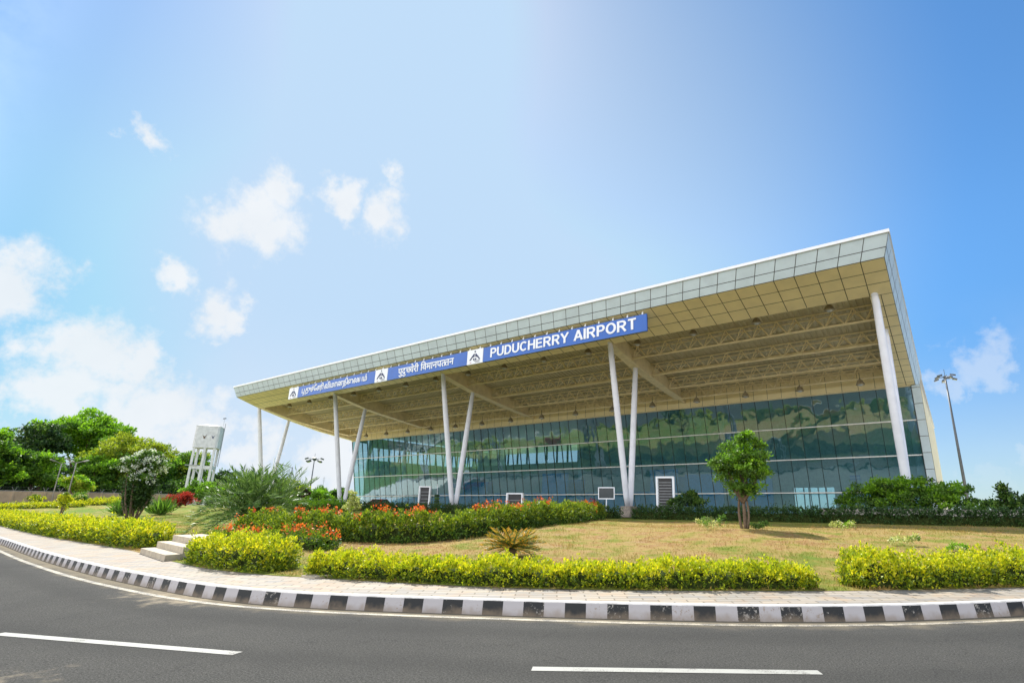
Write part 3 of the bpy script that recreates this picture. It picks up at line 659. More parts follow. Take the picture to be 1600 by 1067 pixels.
def lettering(V, F, u0, u1, z0, z1, extra=None, name='lettering'):
    """fit the letters between u0..u1, and z0..z1, standing proud of the board"""
    xs = [p.x for p in V]; ys = [p.y for p in V]; sx = (u1 - u0) / (max(xs) - min(xs)); sy = (z1 - z0) / (max(ys) - min(ys))
    b = MB(SO); k = b.mi(m_signw); n = len(V)
    for y in (32.325, 32.355):
        for p in V: b.v.append(tuple(Vector((u0 + (p.x - min(xs)) * sx, y - p.z * 2, z0 + (p.y - min(ys)) * sy)) - SO))
    from collections import Counter
    ec = Counter(); 
    for f in F:
        b.f.append(f); b.m.append(k)
        for i in range(len(f)): ec[tuple(sorted((f[i], f[(i + 1) % len(f)])))] += 1
    for (i, j), c_ in ec.items():
        if c_ == 1: b.f.append((i, j, j + n, i + n)); b.m.append(k)
    return b.build(name, sign)
def arc(cx, cy, rx, ry, a0, a1, n=10): return [(cx + rx * math.cos(math.radians(a0 + (a1 - a0) * i / n)), cy + ry * math.sin(math.radians(a0 + (a1 - a0) * i / n))) for i in range(n + 1)]
CAPS = {'P': (.60, [[(.08, 0), (.08, 1)], [(.08, .92), (.34, .92)] + arc(.34, .69, .18, .23, 90, -90) + [(.08, .46)]]),
 'U': (.66, [[(.08, 1), (.08, .36)] + arc(.33, .36, .25, .28, 180, 360) + [(.58, 1)]]), 'D': (.68, [[(.08, 0), (.08, 1)], [(.08, .92), (.30, .92)] + arc(.30, .5, .29, .42, 90, -90) + [(.08, .08)]]),
 'C': (.68, [arc(.36, .5, .28, .42, 42, 318, 16)]), 'H': (.66, [[(.08, 0), (.08, 1)], [(.58, 0), (.58, 1)], [(.08, .52), (.58, .52)]]),
 'E': (.60, [[(.08, 0), (.08, 1)], [(.08, .92), (.56, .92)], [(.08, .52), (.52, .52)], [(.08, .08), (.58, .08)]]),
 'R': (.68, [[(.08, 0), (.08, 1)], [(.08, .92), (.38, .92)] + arc(.38, .70, .18, .22, 90, -90) + [(.08, .48)], [(.32, .48), (.60, 0)]]),
 'Y': (.64, [[(.03, 1), (.32, .45)], [(.61, 1), (.32, .45)], [(.32, .5), (.32, 0)]]), 'A': (.68, [[(.05, 0), (.34, .97)], [(.34, .97), (.63, 0)], [(.16, .30), (.52, .30)]]),
 'I': (.17, [[(.085, 0), (.085, 1)]]), 'O': (.74, [arc(.37, .5, .29, .42, 0, 360, 22)]), 'T': (.60, [[(.02, .92), (.58, .92)], [(.30, 0), (.30, .95)]])}
def caps(word, wd_=.165, gap=.075):
    V, F, x, q = [], [], 0, 0
    for ch in word:
        w_, st = CAPS[ch]
        for pl in st:
            q += 1; pl = [Vector((a, b_, 0)) for a, b_ in pl]; pl = [p for i, p in enumerate(pl) if i == 0 or (p - pl[i - 1]).length > 1e-4]; k = len(V); m_ = len(pl); closed = (pl[0] - pl[-1]).length < 1e-4
            for i, p in enumerate(pl):
                d0 = (p - pl[i - 1]).normalized() if i else ((p - pl[-2]).normalized() if closed else None); d1 = (pl[i + 1] - p).normalized() if i < m_ - 1 else ((pl[1] - p).normalized() if closed else None)
                d0 = d0 or d1; d1 = d1 or d0; t_ = (d0 + d1).normalized(); nn = Vector((-t_.y, t_.x, 0)) * (wd_ / 2 / max(.5, t_.dot(d1)))
                V += [Vector((x + p.x - nn.x, p.y - nn.y, q % 4 * .0012)), Vector((x + p.x + nn.x, p.y + nn.y, q % 4 * .0012))]
            F += [(k + 2 * i, k + 2 * i + 2, k + 2 * i + 3, k + 2 * i + 1) for i in range(m_ - 1)]
        x += w_ + gap
    return V, F
V, F = caps('PUDUCHERRY'); lettering(V, F, -31.8, -23.4, 13.90, 14.80)
V, F = caps('AIRPORT'); lettering(V, F, -22.95, -17.4, 13.90, 14.80)
stem = .115
V, F = compose([('पुदु', None, 0), ('च', stem, 0), ('चेरी', None, -.03), ('िवमानप', None, .28), ('त', stem, 0), ('तन', None, -.03)], 0)
V, F = fat(V, F, .018)
lettering(V, F, -44.3, -36.35, 13.72, 14.86)
V, F = compose([('ப', None, 0), ('து', None, .22), ('ச்', None, .07), ('ேச', None, .07), ('ரி', None, .07), ('விமான', None, .28), ('நி', None, .07), ('ைல', None, .07), ('யம்', None, .07)], 0)
# the tail of the first letter
px = .60; k = len(V)
tail = [(px, -.0), (px, -.16), (px - .10, -.25), (px - .28, -.25)]
for (xa, ya), (xb, yb) in zip(tail, tail[1:]):
    d = Vector((xb - xa, yb - ya, 0)).normalized(); nn = Vector((-d.y, d.x, 0)) * .035; k = len(V)
    V += [Vector((xa, ya, 0)) - nn, Vector((xb, yb, 0)) - nn, Vector((xb, yb, 0)) + nn, Vector((xa, ya, 0)) + nn]; F.append((k, k + 1, k + 2, k + 3))
V, F = fat(V, F); lettering(V, F, -61.9, -49.4, 13.78, 14.84)

# ---------------------------------------------------------------- bell lamps under the roof
def bell_lamp(loc, label, group):
    t = thing('pendant_lamp', label, 'lamp', loc, 0, group)
    b = MB(); b.tube([(0, 0, .38), (0, 0, 1.0)], .018, m_dark, 6); b.tube([(0, 0, .36), (0, 0, .5)], [.07, .05], m_dark, 8); b.build('rod', t)
    b = MB(); b.lathe((0, 0, 0), [(.33, -.02), (.34, .03), (.30, .10), (.24, .26), (.14, .38), (.08, .44)], m_bell, 16); b.build('lamp_shade', t, smooth=True)
    b = MB(); b.lathe((0, 0, 0), [(.10, -.1), (.17, -.05), (.2, -.002)], m_lens, 12); b.build('lens', t)
    return t
la = 'bell shaped pendant lamp of the back row, before the cream band above the glass'
lf = 'bell shaped pendant lamp of the front row, just behind the beige roof border'
first = bell_lamp((-5.1, 48.0, 11.36), la, 'back row of bell lamps over the glass wall')
def lamp_label(row, u):
    names = ['leftmost', 'second from left', 'third from left', 'rightmost']; edges = UC + [0]
    i = max(0, min(3, sum(u > e for e in UC) - 1)); f = (u - UC[i]) / (UC[i + 1] - UC[i])
    return '%s row bell lamp, %s in the %s bay between V columns' % (row, ('far left', 'left of centre', 'right of centre', 'far right')[min(3, int(f * 4))], names[i])
first['label'] = lamp_label('back', -5.1)
for k in range(1, 15): u = -5.1 - 4.76 * k; dup(first, (u, 48.0, 11.36), label=lamp_label('back', u))
f2 = dup(first, (-5.1, 36.4, 14.15), label=lamp_label('front', -5.1), group='front row of bell lamps under the roof edge')
for k in range(1, 15): u = -5.1 - 4.8 * k; dup(f2, (u, 36.4, 14.15), label=lamp_label('front', u))

# ================================================================ planting
def polyline(pts, step=.05):
    return resample(crom(pts, .3) if len(pts) > 2 else np.array(pts, float), step)
def hedge(name, label, cat, path, width, height, mats, split, leaf, dens, lump=.12, group=None, spray=7, flowers=None, ends=True, zoff=0., topw=None):
    """clipped hedge along a path: lumpy woody core + clusters of leaves over its skin.
    mats = (top leaf, side leaf, core); split = height fraction where young top growth starts"""
    P = polyline(path, .05); n = len(P); o = (P[:, 0].mean(), P[:, 1].mean(), float(ter(P[:, 0].mean(), P[:, 1].mean())))
    T = np.gradient(P, axis=0); T /= np.hypot(*T.T)[:, None]; Nn = np.c_[-T[:, 1], T[:, 0]]
    L = .05 * (n - 1); ph = rng.uniform(0, 9, 6)
    def hh(s): return height * (1 + lump * (np.sin(s * 1.9 + ph[0]) * .5 + np.sin(s * 4.3 + ph[1]) * .35 + np.sin(s * 9.1 + ph[2]) * .25))
    def ww(s): return width * .5 * (1 + lump * (np.sin(s * 2.3 + ph[3]) * .5 + np.sin(s * 5.1 + ph[4]) * .4))
    def endf(s):
        e = np.minimum(s, L - s); return np.sqrt(np.clip(1 - (1 - np.clip(e / (height * .55), 0, 1)) ** 2, 0, 1)) if ends else np.ones_like(s)
    def surf(s, a, k=1.):
        """a in 0..pi goes over the top from the front side to the back side"""
        i = np.clip((s / .05).astype(int), 0, n - 1); c, si = np.cos(a), np.sin(a)
        w = ww(s) * endf(s) ** .6 * np.sign(c) * np.abs(c) ** .45; h = hh(s) * (.25 + .75 * endf(s)) * np.abs(si) ** .5
        x = P[i, 0] - Nn[i, 0] * w * k; y = P[i, 1] - Nn[i, 1] * w * k; z = ter(x, y) + h * k + zoff
        nr = np.stack([-Nn[i, 0] * c, -Nn[i, 1] * c, si], -1); return np.stack([x, y, z], -1), nr
    ncl = int(L * (width + 2 * height) * dens * 1.25)
    s = rng.uniform(0, L, ncl); uu = rng.random(ncl); side = rng.random(ncl) < 2 * height / (2 * height + width)
    a = np.where(side, np.arcsin(np.clip((.04 + .96 * uu) ** 2, 0, 1)), .75 + uu * (PI / 2 - .75)); a = np.where(rng.random(ncl) < .42, PI - a, a); C, Nr = surf(s, a, 1.)
    if ends:
        ne = rng.random(ncl) < min(.5, 1.1 * width / L); se = np.where(rng.random(ncl) < .5, rng.uniform(0, .25, ncl), L - rng.uniform(0, .25, ncl)); Ce, Ne_ = surf(se, a, rng.uniform(.1, 1, ncl))
        C = np.where(ne[:, None], Ce, C)
    dsp = np.sin(C[:, 0] * 8.3 + C[:, 1] * 3.1 + ph[0]) * np.sin(C[:, 1] * 9.1 - C[:, 0] * 2.7 + C[:, 2] * 7) + .7 * np.sin(C[:, 0] * 17 + C[:, 2] * 15) * np.sin(C[:, 1] * 15 + 5 * C[:, 2] + ph[1])
    C += Nr * (dsp * height * .11 * lump / .14)[:, None] + np.array([0, 0, .35]) * (dsp * height * .09 * lump / .12)[:, None]
    C += rng.normal(size=C.shape) * leaf * .55
    C -= Nr * rng.exponential(leaf * .9, ncl)[:, None]
    k = spray; Pp = np.repeat(C, k, 0) + rng.normal(size=(ncl * k, 3)) * leaf * .35
    D = np.repeat(Nr, k, 0) * .8 + np.array([0, 0, .55]) + rng.normal(size=(ncl * k, 3)) * .65
    ln = leaf * rng.uniform(.6, 1.25, ncl * k); V = leaves(Pp, D, ln, ln * .52)
    rel = (C[:, 2] - ter(C[:, 0], C[:, 1]) - zoff) / height
    young = (rel + rng.normal(size=ncl) * .16 > split); mi = np.where(np.repeat(young, k), 0, 1)
    mi = np.where(rng.random(len(mi)) < .12, 1 - mi, mi)
    sel = V[:, 0, 2] > ter(V[:, 0, 0], V[:, 0, 1]) - .02; V, mi = V[sel], mi[sel]
    allm = [mats[0], mats[1], mats[2]]
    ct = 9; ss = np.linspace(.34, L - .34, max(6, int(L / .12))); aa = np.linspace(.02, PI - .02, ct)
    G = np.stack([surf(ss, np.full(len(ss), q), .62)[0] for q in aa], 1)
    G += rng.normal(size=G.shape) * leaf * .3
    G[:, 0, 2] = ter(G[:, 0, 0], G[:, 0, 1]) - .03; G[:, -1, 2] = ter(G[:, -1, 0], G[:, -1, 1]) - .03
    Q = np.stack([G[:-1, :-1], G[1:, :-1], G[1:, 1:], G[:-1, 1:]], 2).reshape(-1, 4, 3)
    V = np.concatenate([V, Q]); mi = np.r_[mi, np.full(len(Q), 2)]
    # bare twigs standing proud of the top
    nt = int(L * 2.2); s = rng.uniform(0, L, nt); C, Nr = surf(s, PI / 2 + rng.normal(size=nt) * .5); k = 9
    hgt = rng.uniform(.5, 2.2, nt) * leaf * 1.6; tt = rng.random(nt * k)
    base = np.repeat(C, k, 0) + np.repeat(hgt, k)[:, None] * tt[:, None] * np.array([0, 0, 1.]) + rng.normal(size=(nt * k, 3)) * leaf * .25
    D = rng.normal(size=(nt * k, 3)) + np.array([0, 0, .7]); ln = leaf * rng.uniform(.6, 1.1, nt * k); V2 = leaves(base, D, ln, ln * .5)
    V = np.concatenate([V, V2]); mi = np.r_[mi, np.zeros(len(V2), int)]
    if flowers:
        fm, fn, fs, rngs = flowers; allm.append(fm); s = np.concatenate([rng.uniform(a_ * L, b_ * L, int(fn * (b_ - a_) * L)) for a_, b_ in rngs])
        nf = len(s); C, Nr = surf(s, PI / 2 + rng.normal(size=nf) * .40, 1.20); k = 9
        Pp = np.repeat(C, k, 0) + rng.normal(size=(nf * k, 3)) * fs * .8; D = np.array([0, 0, 1.]) + rng.normal(size=(nf * k, 3)) * .9
        ln = fs * rng.uniform(.7, 1.3, nf * k); V2 = leaves(Pp, D, ln, ln * .6); V = np.concatenate([V, V2]); mi = np.r_[mi, np.full(len(V2), 3)]
    ob = qmesh(name, V, mi, allm, None, o); tag(ob, label, cat, group); return ob
def along(u0, u1, d, step=.2):
    m = (SB[:, 0] >= u0) & (SB[:, 0] <= u1); P = SB[m]; N_ = normals2(SB)[m]; return [tuple(p) for p in resample(P + N_ * d, step)]
YG = 'golden hedges along the back of the sidewalk'
ym = (L_yel, L_lime, m_hcore)
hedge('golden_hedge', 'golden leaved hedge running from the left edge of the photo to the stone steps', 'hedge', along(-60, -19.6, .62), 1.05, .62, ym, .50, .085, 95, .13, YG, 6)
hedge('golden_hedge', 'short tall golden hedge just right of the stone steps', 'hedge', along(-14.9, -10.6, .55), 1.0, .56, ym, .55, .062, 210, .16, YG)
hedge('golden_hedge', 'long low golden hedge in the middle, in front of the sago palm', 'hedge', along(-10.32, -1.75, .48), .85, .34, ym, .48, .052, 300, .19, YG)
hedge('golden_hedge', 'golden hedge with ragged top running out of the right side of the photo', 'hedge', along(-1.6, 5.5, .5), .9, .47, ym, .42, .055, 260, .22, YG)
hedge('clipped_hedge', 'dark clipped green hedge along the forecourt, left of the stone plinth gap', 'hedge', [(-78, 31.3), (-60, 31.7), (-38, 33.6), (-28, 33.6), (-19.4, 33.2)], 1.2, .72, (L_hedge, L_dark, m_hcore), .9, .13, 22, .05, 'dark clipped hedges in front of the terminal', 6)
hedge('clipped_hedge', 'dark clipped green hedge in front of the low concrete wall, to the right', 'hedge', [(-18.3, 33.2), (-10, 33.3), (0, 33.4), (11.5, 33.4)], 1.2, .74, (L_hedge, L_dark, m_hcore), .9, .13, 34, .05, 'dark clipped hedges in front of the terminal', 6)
hedge('flowering_hedge', 'green hedge topped with orange flowers curving up across the lawn towards the terminal', 'hedge', [(-22.5, 10.6), (-17.5, 10.7), (-14.4, 11.9), (-13.7, 14.6), (-15.0, 20), (-18.4, 28.5)], 1.25, .74, (L_lime, L_green, m_hcore), .40, .085, 130, .2, None, 7,
      (L_orange, 14, .075, [(0, .04), (.15, .21), (.25, .35), (.40, .49), (.54, .57), (.80, .93)]))
hedge('croton_hedge', 'reddish brown leaved shrubs at the foot of the V column, beside the dark hedge', 'hedge', [(-22.6, 31.0), (-19.6, 31.2)], 1.2, .95, (L_red, L_hedge, m_hcore), .75, .12, 60, .1, None, 6)
hedge('flower_bed', 'low bed of orange flowers behind the golden hedge beside the steps', 'flower bed', [(-19.2, 8.1), (-17.2, 8.4), (-14.2, 8.9)], .9, .42, (L_lime, L_green, m_hcore), .7, .07, 90, .2, None, 6, (L_orange, 10, .075, [(0, 1)]))
hedge('golden_hedge', 'thin far golden hedge at the left edge behind the front hedge', 'hedge', [(-97, 16.3), (-85, 18.0), (-75, 18.6)], 1.0, .5, ym, .4, .13, 30, .1, 'far golden planting by the second road', 6)
hedge('golden_shrub_row', 'far golden shrubs behind the leaning yellow sapling, left of the white flowering tree', 'shrub', [(-84, 21.5), (-74, 22.3)], 1.3, .6, ym, .4, .14, 30, .25, 'far golden planting by the second road', 6)
hedge('green_shrub_row', 'low green shrubs under the water tower, right of the red bush', 'shrub', [(-62, 26.5), (-52, 27.0), (-44, 28)], 1.6, .8, (L_bright, L_mid, m_hcore), .5, .14, 28, .25, None, 6)

def crown(lobes, n, leaf, mats, k=5, shell=.28, up=.35, asp=.6, weights=None, clump=22):
    """leaf clumps on and inside ellipsoid lobes (x,y,z,rx,ry,rz); many small leaf faces"""
    Ls = np.array(lobes, float); vol = (Ls[:, 3] * Ls[:, 5]); pick = rng.choice(len(Ls), n, p=vol / vol.sum()); Lp = Ls[pick]
    d = nrm(rng.normal(size=(n, 3))); d[:, 2] = np.where(d[:, 2] < -.45, -d[:, 2] * .5, d[:, 2])
    if clump:
        nc = max(8, n // clump); cd = nrm(rng.normal(size=(nc, 3))); cd[:, 2] = np.where(cd[:, 2] < -.35, -cd[:, 2] * .6, cd[:, 2]); cL = Ls[rng.choice(len(Ls), nc, p=vol / vol.sum())]
        cc = cL[:, :3] + cd * cL[:, 3:6] * rng.uniform(.72, 1.06, nc)[:, None]; cr = cL[:, 3:6].mean(1) * rng.uniform(.22, .42, nc)
        ci = rng.integers(0, nc, n); d[:, 2] = np.abs(d[:, 2]) * 1.0 - .12; C = cc[ci] + d * cr[ci][:, None] * np.array([1, 1, .62]) * (1 - np.abs(rng.normal(size=n)) * .16)[:, None]
        inner = rng.random(n) < .22; r0_ = rng.uniform(.2, .8, n); d2 = nrm(rng.normal(size=(n, 3))); C = np.where(inner[:, None], Lp[:, :3] + d2 * Lp[:, 3:6] * r0_[:, None], C)
        Pp = np.repeat(C, k, 0) + rng.normal(size=(n * k, 3)) * leaf * .45; D = np.repeat(d, k, 0) * .7 + np.array([0, 0, up]) + rng.normal(size=(n * k, 3)) * .6; ln = leaf * rng.uniform(.6, 1.3, n * k)
        cm_ = rng.choice(len(mats), nc, p=weights); return leaves(Pp, D, ln, ln * asp), np.repeat(cm_[ci], k)
    r = 1 - np.abs(rng.normal(size=n)) * shell; r = np.clip(r, .1, 1.12)
    bump = 1 + .10 * np.sin(d[:, 0] * 6 + Lp[:, 0] * 3) * np.sin(d[:, 1] * 7 + Lp[:, 1]) + .07 * np.sin(d[:, 2] * 11 + Lp[:, 2])
    C = Lp[:, :3] + d * Lp[:, 3:6] * (r * bump)[:, None]
    Pp = np.repeat(C, k, 0) + rng.normal(size=(n * k, 3)) * leaf * .55
    D = np.repeat(d, k, 0) * .55 + np.array([0, 0, up]) + rng.normal(size=(n * k, 3)) * .75; ln = leaf * rng.uniform(.6, 1.3, n * k)
    V = leaves(Pp, D, ln, ln * asp); mi = np.repeat(rng.choice(len(mats), n, p=weights), k); return V, mi
def limb(b, p0, p1, r0, r1, m, n=7, bend=.12, seg=4):
    p0 = Vector(p0); p1 = Vector(p1); L = (p1 - p0).length; q = Vector((random.uniform(-1, 1), random.uniform(-1, 1), random.uniform(-.3, .5))) * L * bend
    pts = [p0.lerp(p1, i / seg) + q * math.sin(PI * i / seg) for i in range(seg + 1)]; b.tube(pts, [r0 + (r1 - r0) * i / seg for i in range(seg + 1)], m, n); return pts
def tree(label, x, y, ztop, rad, mats, leaf=.42, n=1500, kind='tree', group=None, low=.12, weights=None, name='broadleaf_tree', lob=9, flat=.75, trunk=.28, bark=None):
    z0 = float(ter(x, y)); H = ztop - z0; t = thing(name, label, kind, (x, y, z0), 0, group)
    lobes = []; zc = H * (1 + low) / 2; rz = H * (1 - low) / 2
    for i in range(lob):
        a = 2 * PI * i / lob * 1.62 + random.uniform(-.3, .3); q = random.uniform(.25, .68); hz = random.uniform(-.5, .55)
        s = random.uniform(.36, .52); lobes.append((math.cos(a) * rad * q, math.sin(a) * rad * q, zc + hz * rz, rad * s, rad * s, rz * s * flat * 1.1))
    lobes.append((0, 0, H - rad * .40 * flat, rad * .5, rad * .5, rad * .4 * flat)); lobes.append((0, 0, zc, rad * .6, rad * .6, rz * .65))
    V, mi = crown(lobes, int(n * 1.35), leaf, mats, weights=weights, shell=.20)
    # clumped outline: extra tufts sticking out
    qmesh('crown', V, mi, mats, t)
    b = MB(); bk = bark or m_bark; fork = H * max(.18, low * .8); r0 = trunk * (H / 10) ** .7
    limb(b, (0, 0, -.2), (.02 * H, .01 * H, fork), r0, r0 * .75, bk, 9, .05)
    for L_ in lobes[:6]: limb(b, (.02 * H, .01 * H, fork), (L_[0], L_[1], L_[2]), r0 * .6, r0 * .15, bk, 6)
    b.build('trunk', t, smooth=True); return t
TG = 'trees beyond the compound wall'
tree('tallest broad bright green tree beyond the wall, its dome above all the others', -146.1, 34.1, 19.5, 8.6, [L_bright, L_mid], .55, 3600, group=TG, lob=13, weights=[.8, .2], low=.2)
tree('very dark green tree beyond the wall, just left of the tallest bright one', -137.7, 25.3, 15.4, 5.6, [L_dark, L_green], .5, 2400, group=TG, weights=[.7, .3], lob=10)
tree('mid green tree cut by the left edge of the photo', -119, 16.5, 12.0, 5.4, [L_mid, L_bright], .5, 2600, group=TG, lob=11, low=.05)
tree('yellow green drooping tree between the tallest tree and the water tower', -125.1, 35.6, 13.8, 6.2, [L_olive, L_mid], .42, 3400, group=TG, weights=[.8, .2], lob=12, low=.1)
tree('brownish crowned tree peeping out left of the yellow green tree', -133.4, 35.0, 12.9, 3.8, [L_olive, L_brown], .42, 1300, group=TG, weights=[.55, .45])
tree('lower fresh green tree standing before the dark tree, near the wall', -119.6, 23.4, 8.9, 4.0, [L_bright, L_mid], .4, 1700, group=TG, low=.08)
tree('mid green tree under the tallest tree, right of the leaning street lamps', -122, 30.4, 9.3, 4.0, [L_mid, L_bright], .4, 1700, group=TG, low=.08)
tree('low green tree filling the gap beside the left edge behind the wall', -120, 20.5, 9.6, 3.6, [L_mid, L_dark], .4, 1400, group=TG, low=.05)
tree('open crowned green tree behind the water tower', -132, 46.6, 12.2, 5.6, [L_mid, L_olive], .42, 1900, group=TG, weights=[.75, .25], low=.1, lob=11)
tree('mid green tree right behind the white flowering tree', -128, 41.5, 11.0, 4.6, [L_mid, L_bright], .42, 1600, group=TG, low=.06)
tree('dark low tree right of the water tower legs', -129.3, 54.4, 8.3, 5.0, [L_dark, L_mid], .42, 1500, group=TG, low=.06)
tree('bright green low tree in front of the water tower legs', -93.2, 36.2, 4.9, 3.0, [L_bright, L_mid], .28, 1100, group=TG, low=.05, name='small_tree')
tree('grey green low tree behind the date palm', -116, 55.6, 7.0, 5.0, [L_mid, L_dark], .4, 1300, group=TG, low=.05)
tree('rounded light tree behind the right side of the date palm', -113.7, 59.6, 6.6, 4.6, [L_mid, L_olive], .4, 1300, group=TG, low=.05)
tree('bright small tree at the foot of the left floodlight mast', -120.8, 70.4, 5.5, 3.4, [L_bright, L_mid], .34, 900, group=TG, low=.05, name='small_tree')
tree('darker small tree just right of the left floodlight mast', -120.5, 75.4, 5.2, 3.2, [L_mid, L_dark], .34, 800, group=TG, low=.05, name='small_tree')
tree('low brownish scrub tree left of the second V column', -127.9, 82, 3.9, 4.2, [L_olive, L_brown], .34, 700, group=TG, low=.02, name='small_tree')
tree('bright green sapling before the wall by the leaning lamp posts', -107.0, 25.4, 5.4, 2.1, [L_bright, L_olive], .28, 800, group=TG, low=.1, name='small_tree')
for k, (x, y, r, zt) in enumerate([(-160, 22, 9, 13), (-165, 45, 9, 12.5), (-158, 60, 8, 9), (-150, 12, 8, 11), (-128, 12, 5, 9.5)]):
    tree('deep green backing tree ' + ['behind the tallest bright tree', 'behind the yellow green drooping tree', 'far behind the water tower', 'behind the very dark tree', 'at the left edge of the photo behind the wall'][k], x, y, zt, r, [L_dark, L_mid], .6, 1500, group='backing trees behind the front rank', low=.05)

n_ = 8000; yy = rng.uniform(2, 64, n_); xx = -121 - rng.exponential(3.0, n_); zz_ = 1.3 + rng.beta(1.3, 1.6, n_) * (4.2 + .9 * np.sin(yy * .6) + .6 * np.sin(yy * 1.7)); k = 4
P = np.repeat(np.stack([xx, yy, zz_], -1), k, 0) + rng.normal(size=(n_ * k, 3)) * .3; D = np.array([.3, -.1, .5]) + rng.normal(size=(n_ * k, 3)) * .7; ln = rng.uniform(.3, .65, n_ * k)
ob = qmesh('undergrowth', leaves(P, D, ln, ln * .6), np.repeat(rng.choice(2, n_, p=[.35, .65]), k), [L_mid, L_dark], None, (-121, 30, 1.3)); ob['kind'] = 'stuff'; ob['label'] = 'dark tangled undergrowth filling the space under the trees beyond the wall'; ob['category'] = 'undergrowth'
# the round headed tree on the lawn
t = thing('lawn_tree', 'round headed green tree alone on the dry lawn in front of the glass wall', 'tree', T3(-6.44, 19.9)); 
b = MB(); 
limb(b, (.02, 0, -.1), (.0, .05, .95), .075, .06, m_bark, 9, .06); limb(b, (-.11, .03, -.1), (-.13, .0, 1.1), .055, .04, m_bark, 8, .08); limb(b, (.10, -.04, -.1), (.12, .03, 1.0), .045, .035, m_bark, 8, .08)
lob = [(.05, 0, 2.1, .82, .8, .85), (-.45, 0, 1.9, .52, .5, .55), (.5, .05, 1.85, .5, .5, .6), (-.1, 0, 2.85, .5, .5, .45), (.25, 0, 3.1, .35, .35, .3), (-.75, 0, 2.35, .35, .35, .3), (.72, 0, 2.45, .38, .35, .35), (-.2, .1, 1.35, .6, .55, .4), (.4, -.1, 1.3, .4, .4, .35), (-.85, 0, 2.6, .18, .2, .14), (.78, 0, 2.85, .2, .2, .16), (.35, 0, 3.3, .2, .2, .16)]
for L_ in lob[:9]: limb(b, (0, 0, .9), L_[:3], .06, .02, m_bark, 6)
b.build('trunk', t, smooth=True)
V, mi = crown(lob, 2300, .105, [L_mid, L_green, L_bright], k=7, weights=[.52, .30, .18], shell=.20, clump=16, up=.0, asp=.5); qmesh('crown', V, mi, [L_mid, L_green, L_bright], t)
# frangipani with white blooms
t = thing('white_flowering_tree', 'bushy dark trunked tree with white blooms on the left lawn', 'tree', T3(-40.4, 12.4))
b = MB(); 
for i in range(9):
    a = i * .7; limb(b, (.12 * math.cos(a), .12 * math.sin(a), -.1), (.75 * math.cos(a), .75 * math.sin(a), 2.2 + .5 * (i % 3)), .07, .03, m_bark, 6, .1)
b.build('trunk', t, smooth=True)
lob = [(0, 0, 3.1, 1.2, 1.1, .75), (-.75, .2, 3.0, .6, .6, .55), (.8, 0, 3.1, .65, .6, .6), (.3, 0, 3.6, .6, .6, .4), (-.9, 0, 2.3, .45, .4, .4), (.9, -.2, 2.3, .5, .5, .5), (-.4, 0, 2.2, .8, .7, .6), (.05, 0, 1.5, .7, .6, .7), (0, 0, .9, .5, .45, .5)]
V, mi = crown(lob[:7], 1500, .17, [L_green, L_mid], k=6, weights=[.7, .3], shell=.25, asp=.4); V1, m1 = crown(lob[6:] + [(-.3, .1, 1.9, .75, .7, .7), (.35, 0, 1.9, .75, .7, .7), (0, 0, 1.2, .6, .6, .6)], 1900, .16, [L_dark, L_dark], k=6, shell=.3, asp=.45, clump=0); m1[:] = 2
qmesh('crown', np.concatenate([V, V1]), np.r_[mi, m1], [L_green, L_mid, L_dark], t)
V, mi = crown([(a_[0], a_[1], a_[2] + .08, a_[3] * 1.03, a_[4] * 1.03, a_[5] * 1.03) for a_ in lob[:6]], 420, .10, [L_white], k=9, shell=.03, up=.6, asp=.8, clump=0); qmesh('blossom', V, mi, [L_white], t)
# big bush and small shrub behind the low wall
t = MB()
def bush(name, label, cat, loc, lobes, n, leaf, mats, weights=None, k=6, stem=True, up=.2, shell=.3, group=None, asp=.55):
    V, mi = crown(lobes, n, leaf, mats, k=k, weights=weights, shell=shell, up=up, asp=asp); b = MB()
    if not stem: o = qmesh(name, V, mi, mats, None); o.location = loc; return tag(o, label, cat, group)
    t = thing(name, label, cat, loc, 0, group); qmesh('foliage', V, mi, mats, t)
    for L_ in lobes[:7]: limb(b, (L_[0] * .3, L_[1] * .3, -.05), (L_[0], L_[1], L_[2]), .05, .015, m_bark, 5)
    b.build('stems', t); return t
lob = [(x, random.uniform(-.3, .3), z, 1.0, .9, r) for x, z, r in [(-2.7, .9, .9), (-2.0, 1.5, .85), (-1.0, 1.1, 1.1), (-.9, 1.9, .7), (.1, 1.2, 1.1), (.3, 1.95, .65), (1.2, 1.7, .8), (1.4, .9, .95), (2.2, 1.2, .9), (2.9, .8, .75), (2.4, 1.7, .45)]]
bush('broad_bush', 'broad bright green bush rising behind the low wall, hiding the rightmost column foot', 'bush', (-2.35, 37.0, .8), lob, 2600, .17, [L_bright, L_mid, L_green], [.5, .3, .2])
lob = [(0, 0, 1.2, .8, .7, .7), (-.6, 0, 1.0, .5, .5, .5), (.7, 0, 1.1, .55, .5, .5), (.0, 0, 1.9, .3, .3, .35), (.2, 0, .6, .7, .6, .5)]
bush('dark_shrub', 'dark leafy shrub standing alone behind the low wall at the right edge', 'shrub', (2.55, 41, .8), lob, 420, .20, [L_dark, L_green], [.6, .4], shell=.3)
lob = [(0, 0, .8, .9, .7, .5), (-.8, 0, .6, .6, .5, .4), (.8, 0, .7, .6, .5, .4), (.2, 0, 1.3, .5, .5, .3)]
bush('leafy_shrub', 'dark green shrub half covering the foot of the slatted information kiosk', 'shrub', (-15.0, 34.6, .78), [(x, y, z + .3, a, b_, c) for x, y, z, a, b_, c in lob], 650, .14, [L_green, L_dark], [.5, .5])
lob = [(0, 0, .55, 1.35, 1.1, .62), (-.8, 0, .45, .7, .6, .45), (.8, 0, .5, .7, .6, .5), (.2, 0, .9, .8, .7, .4)]
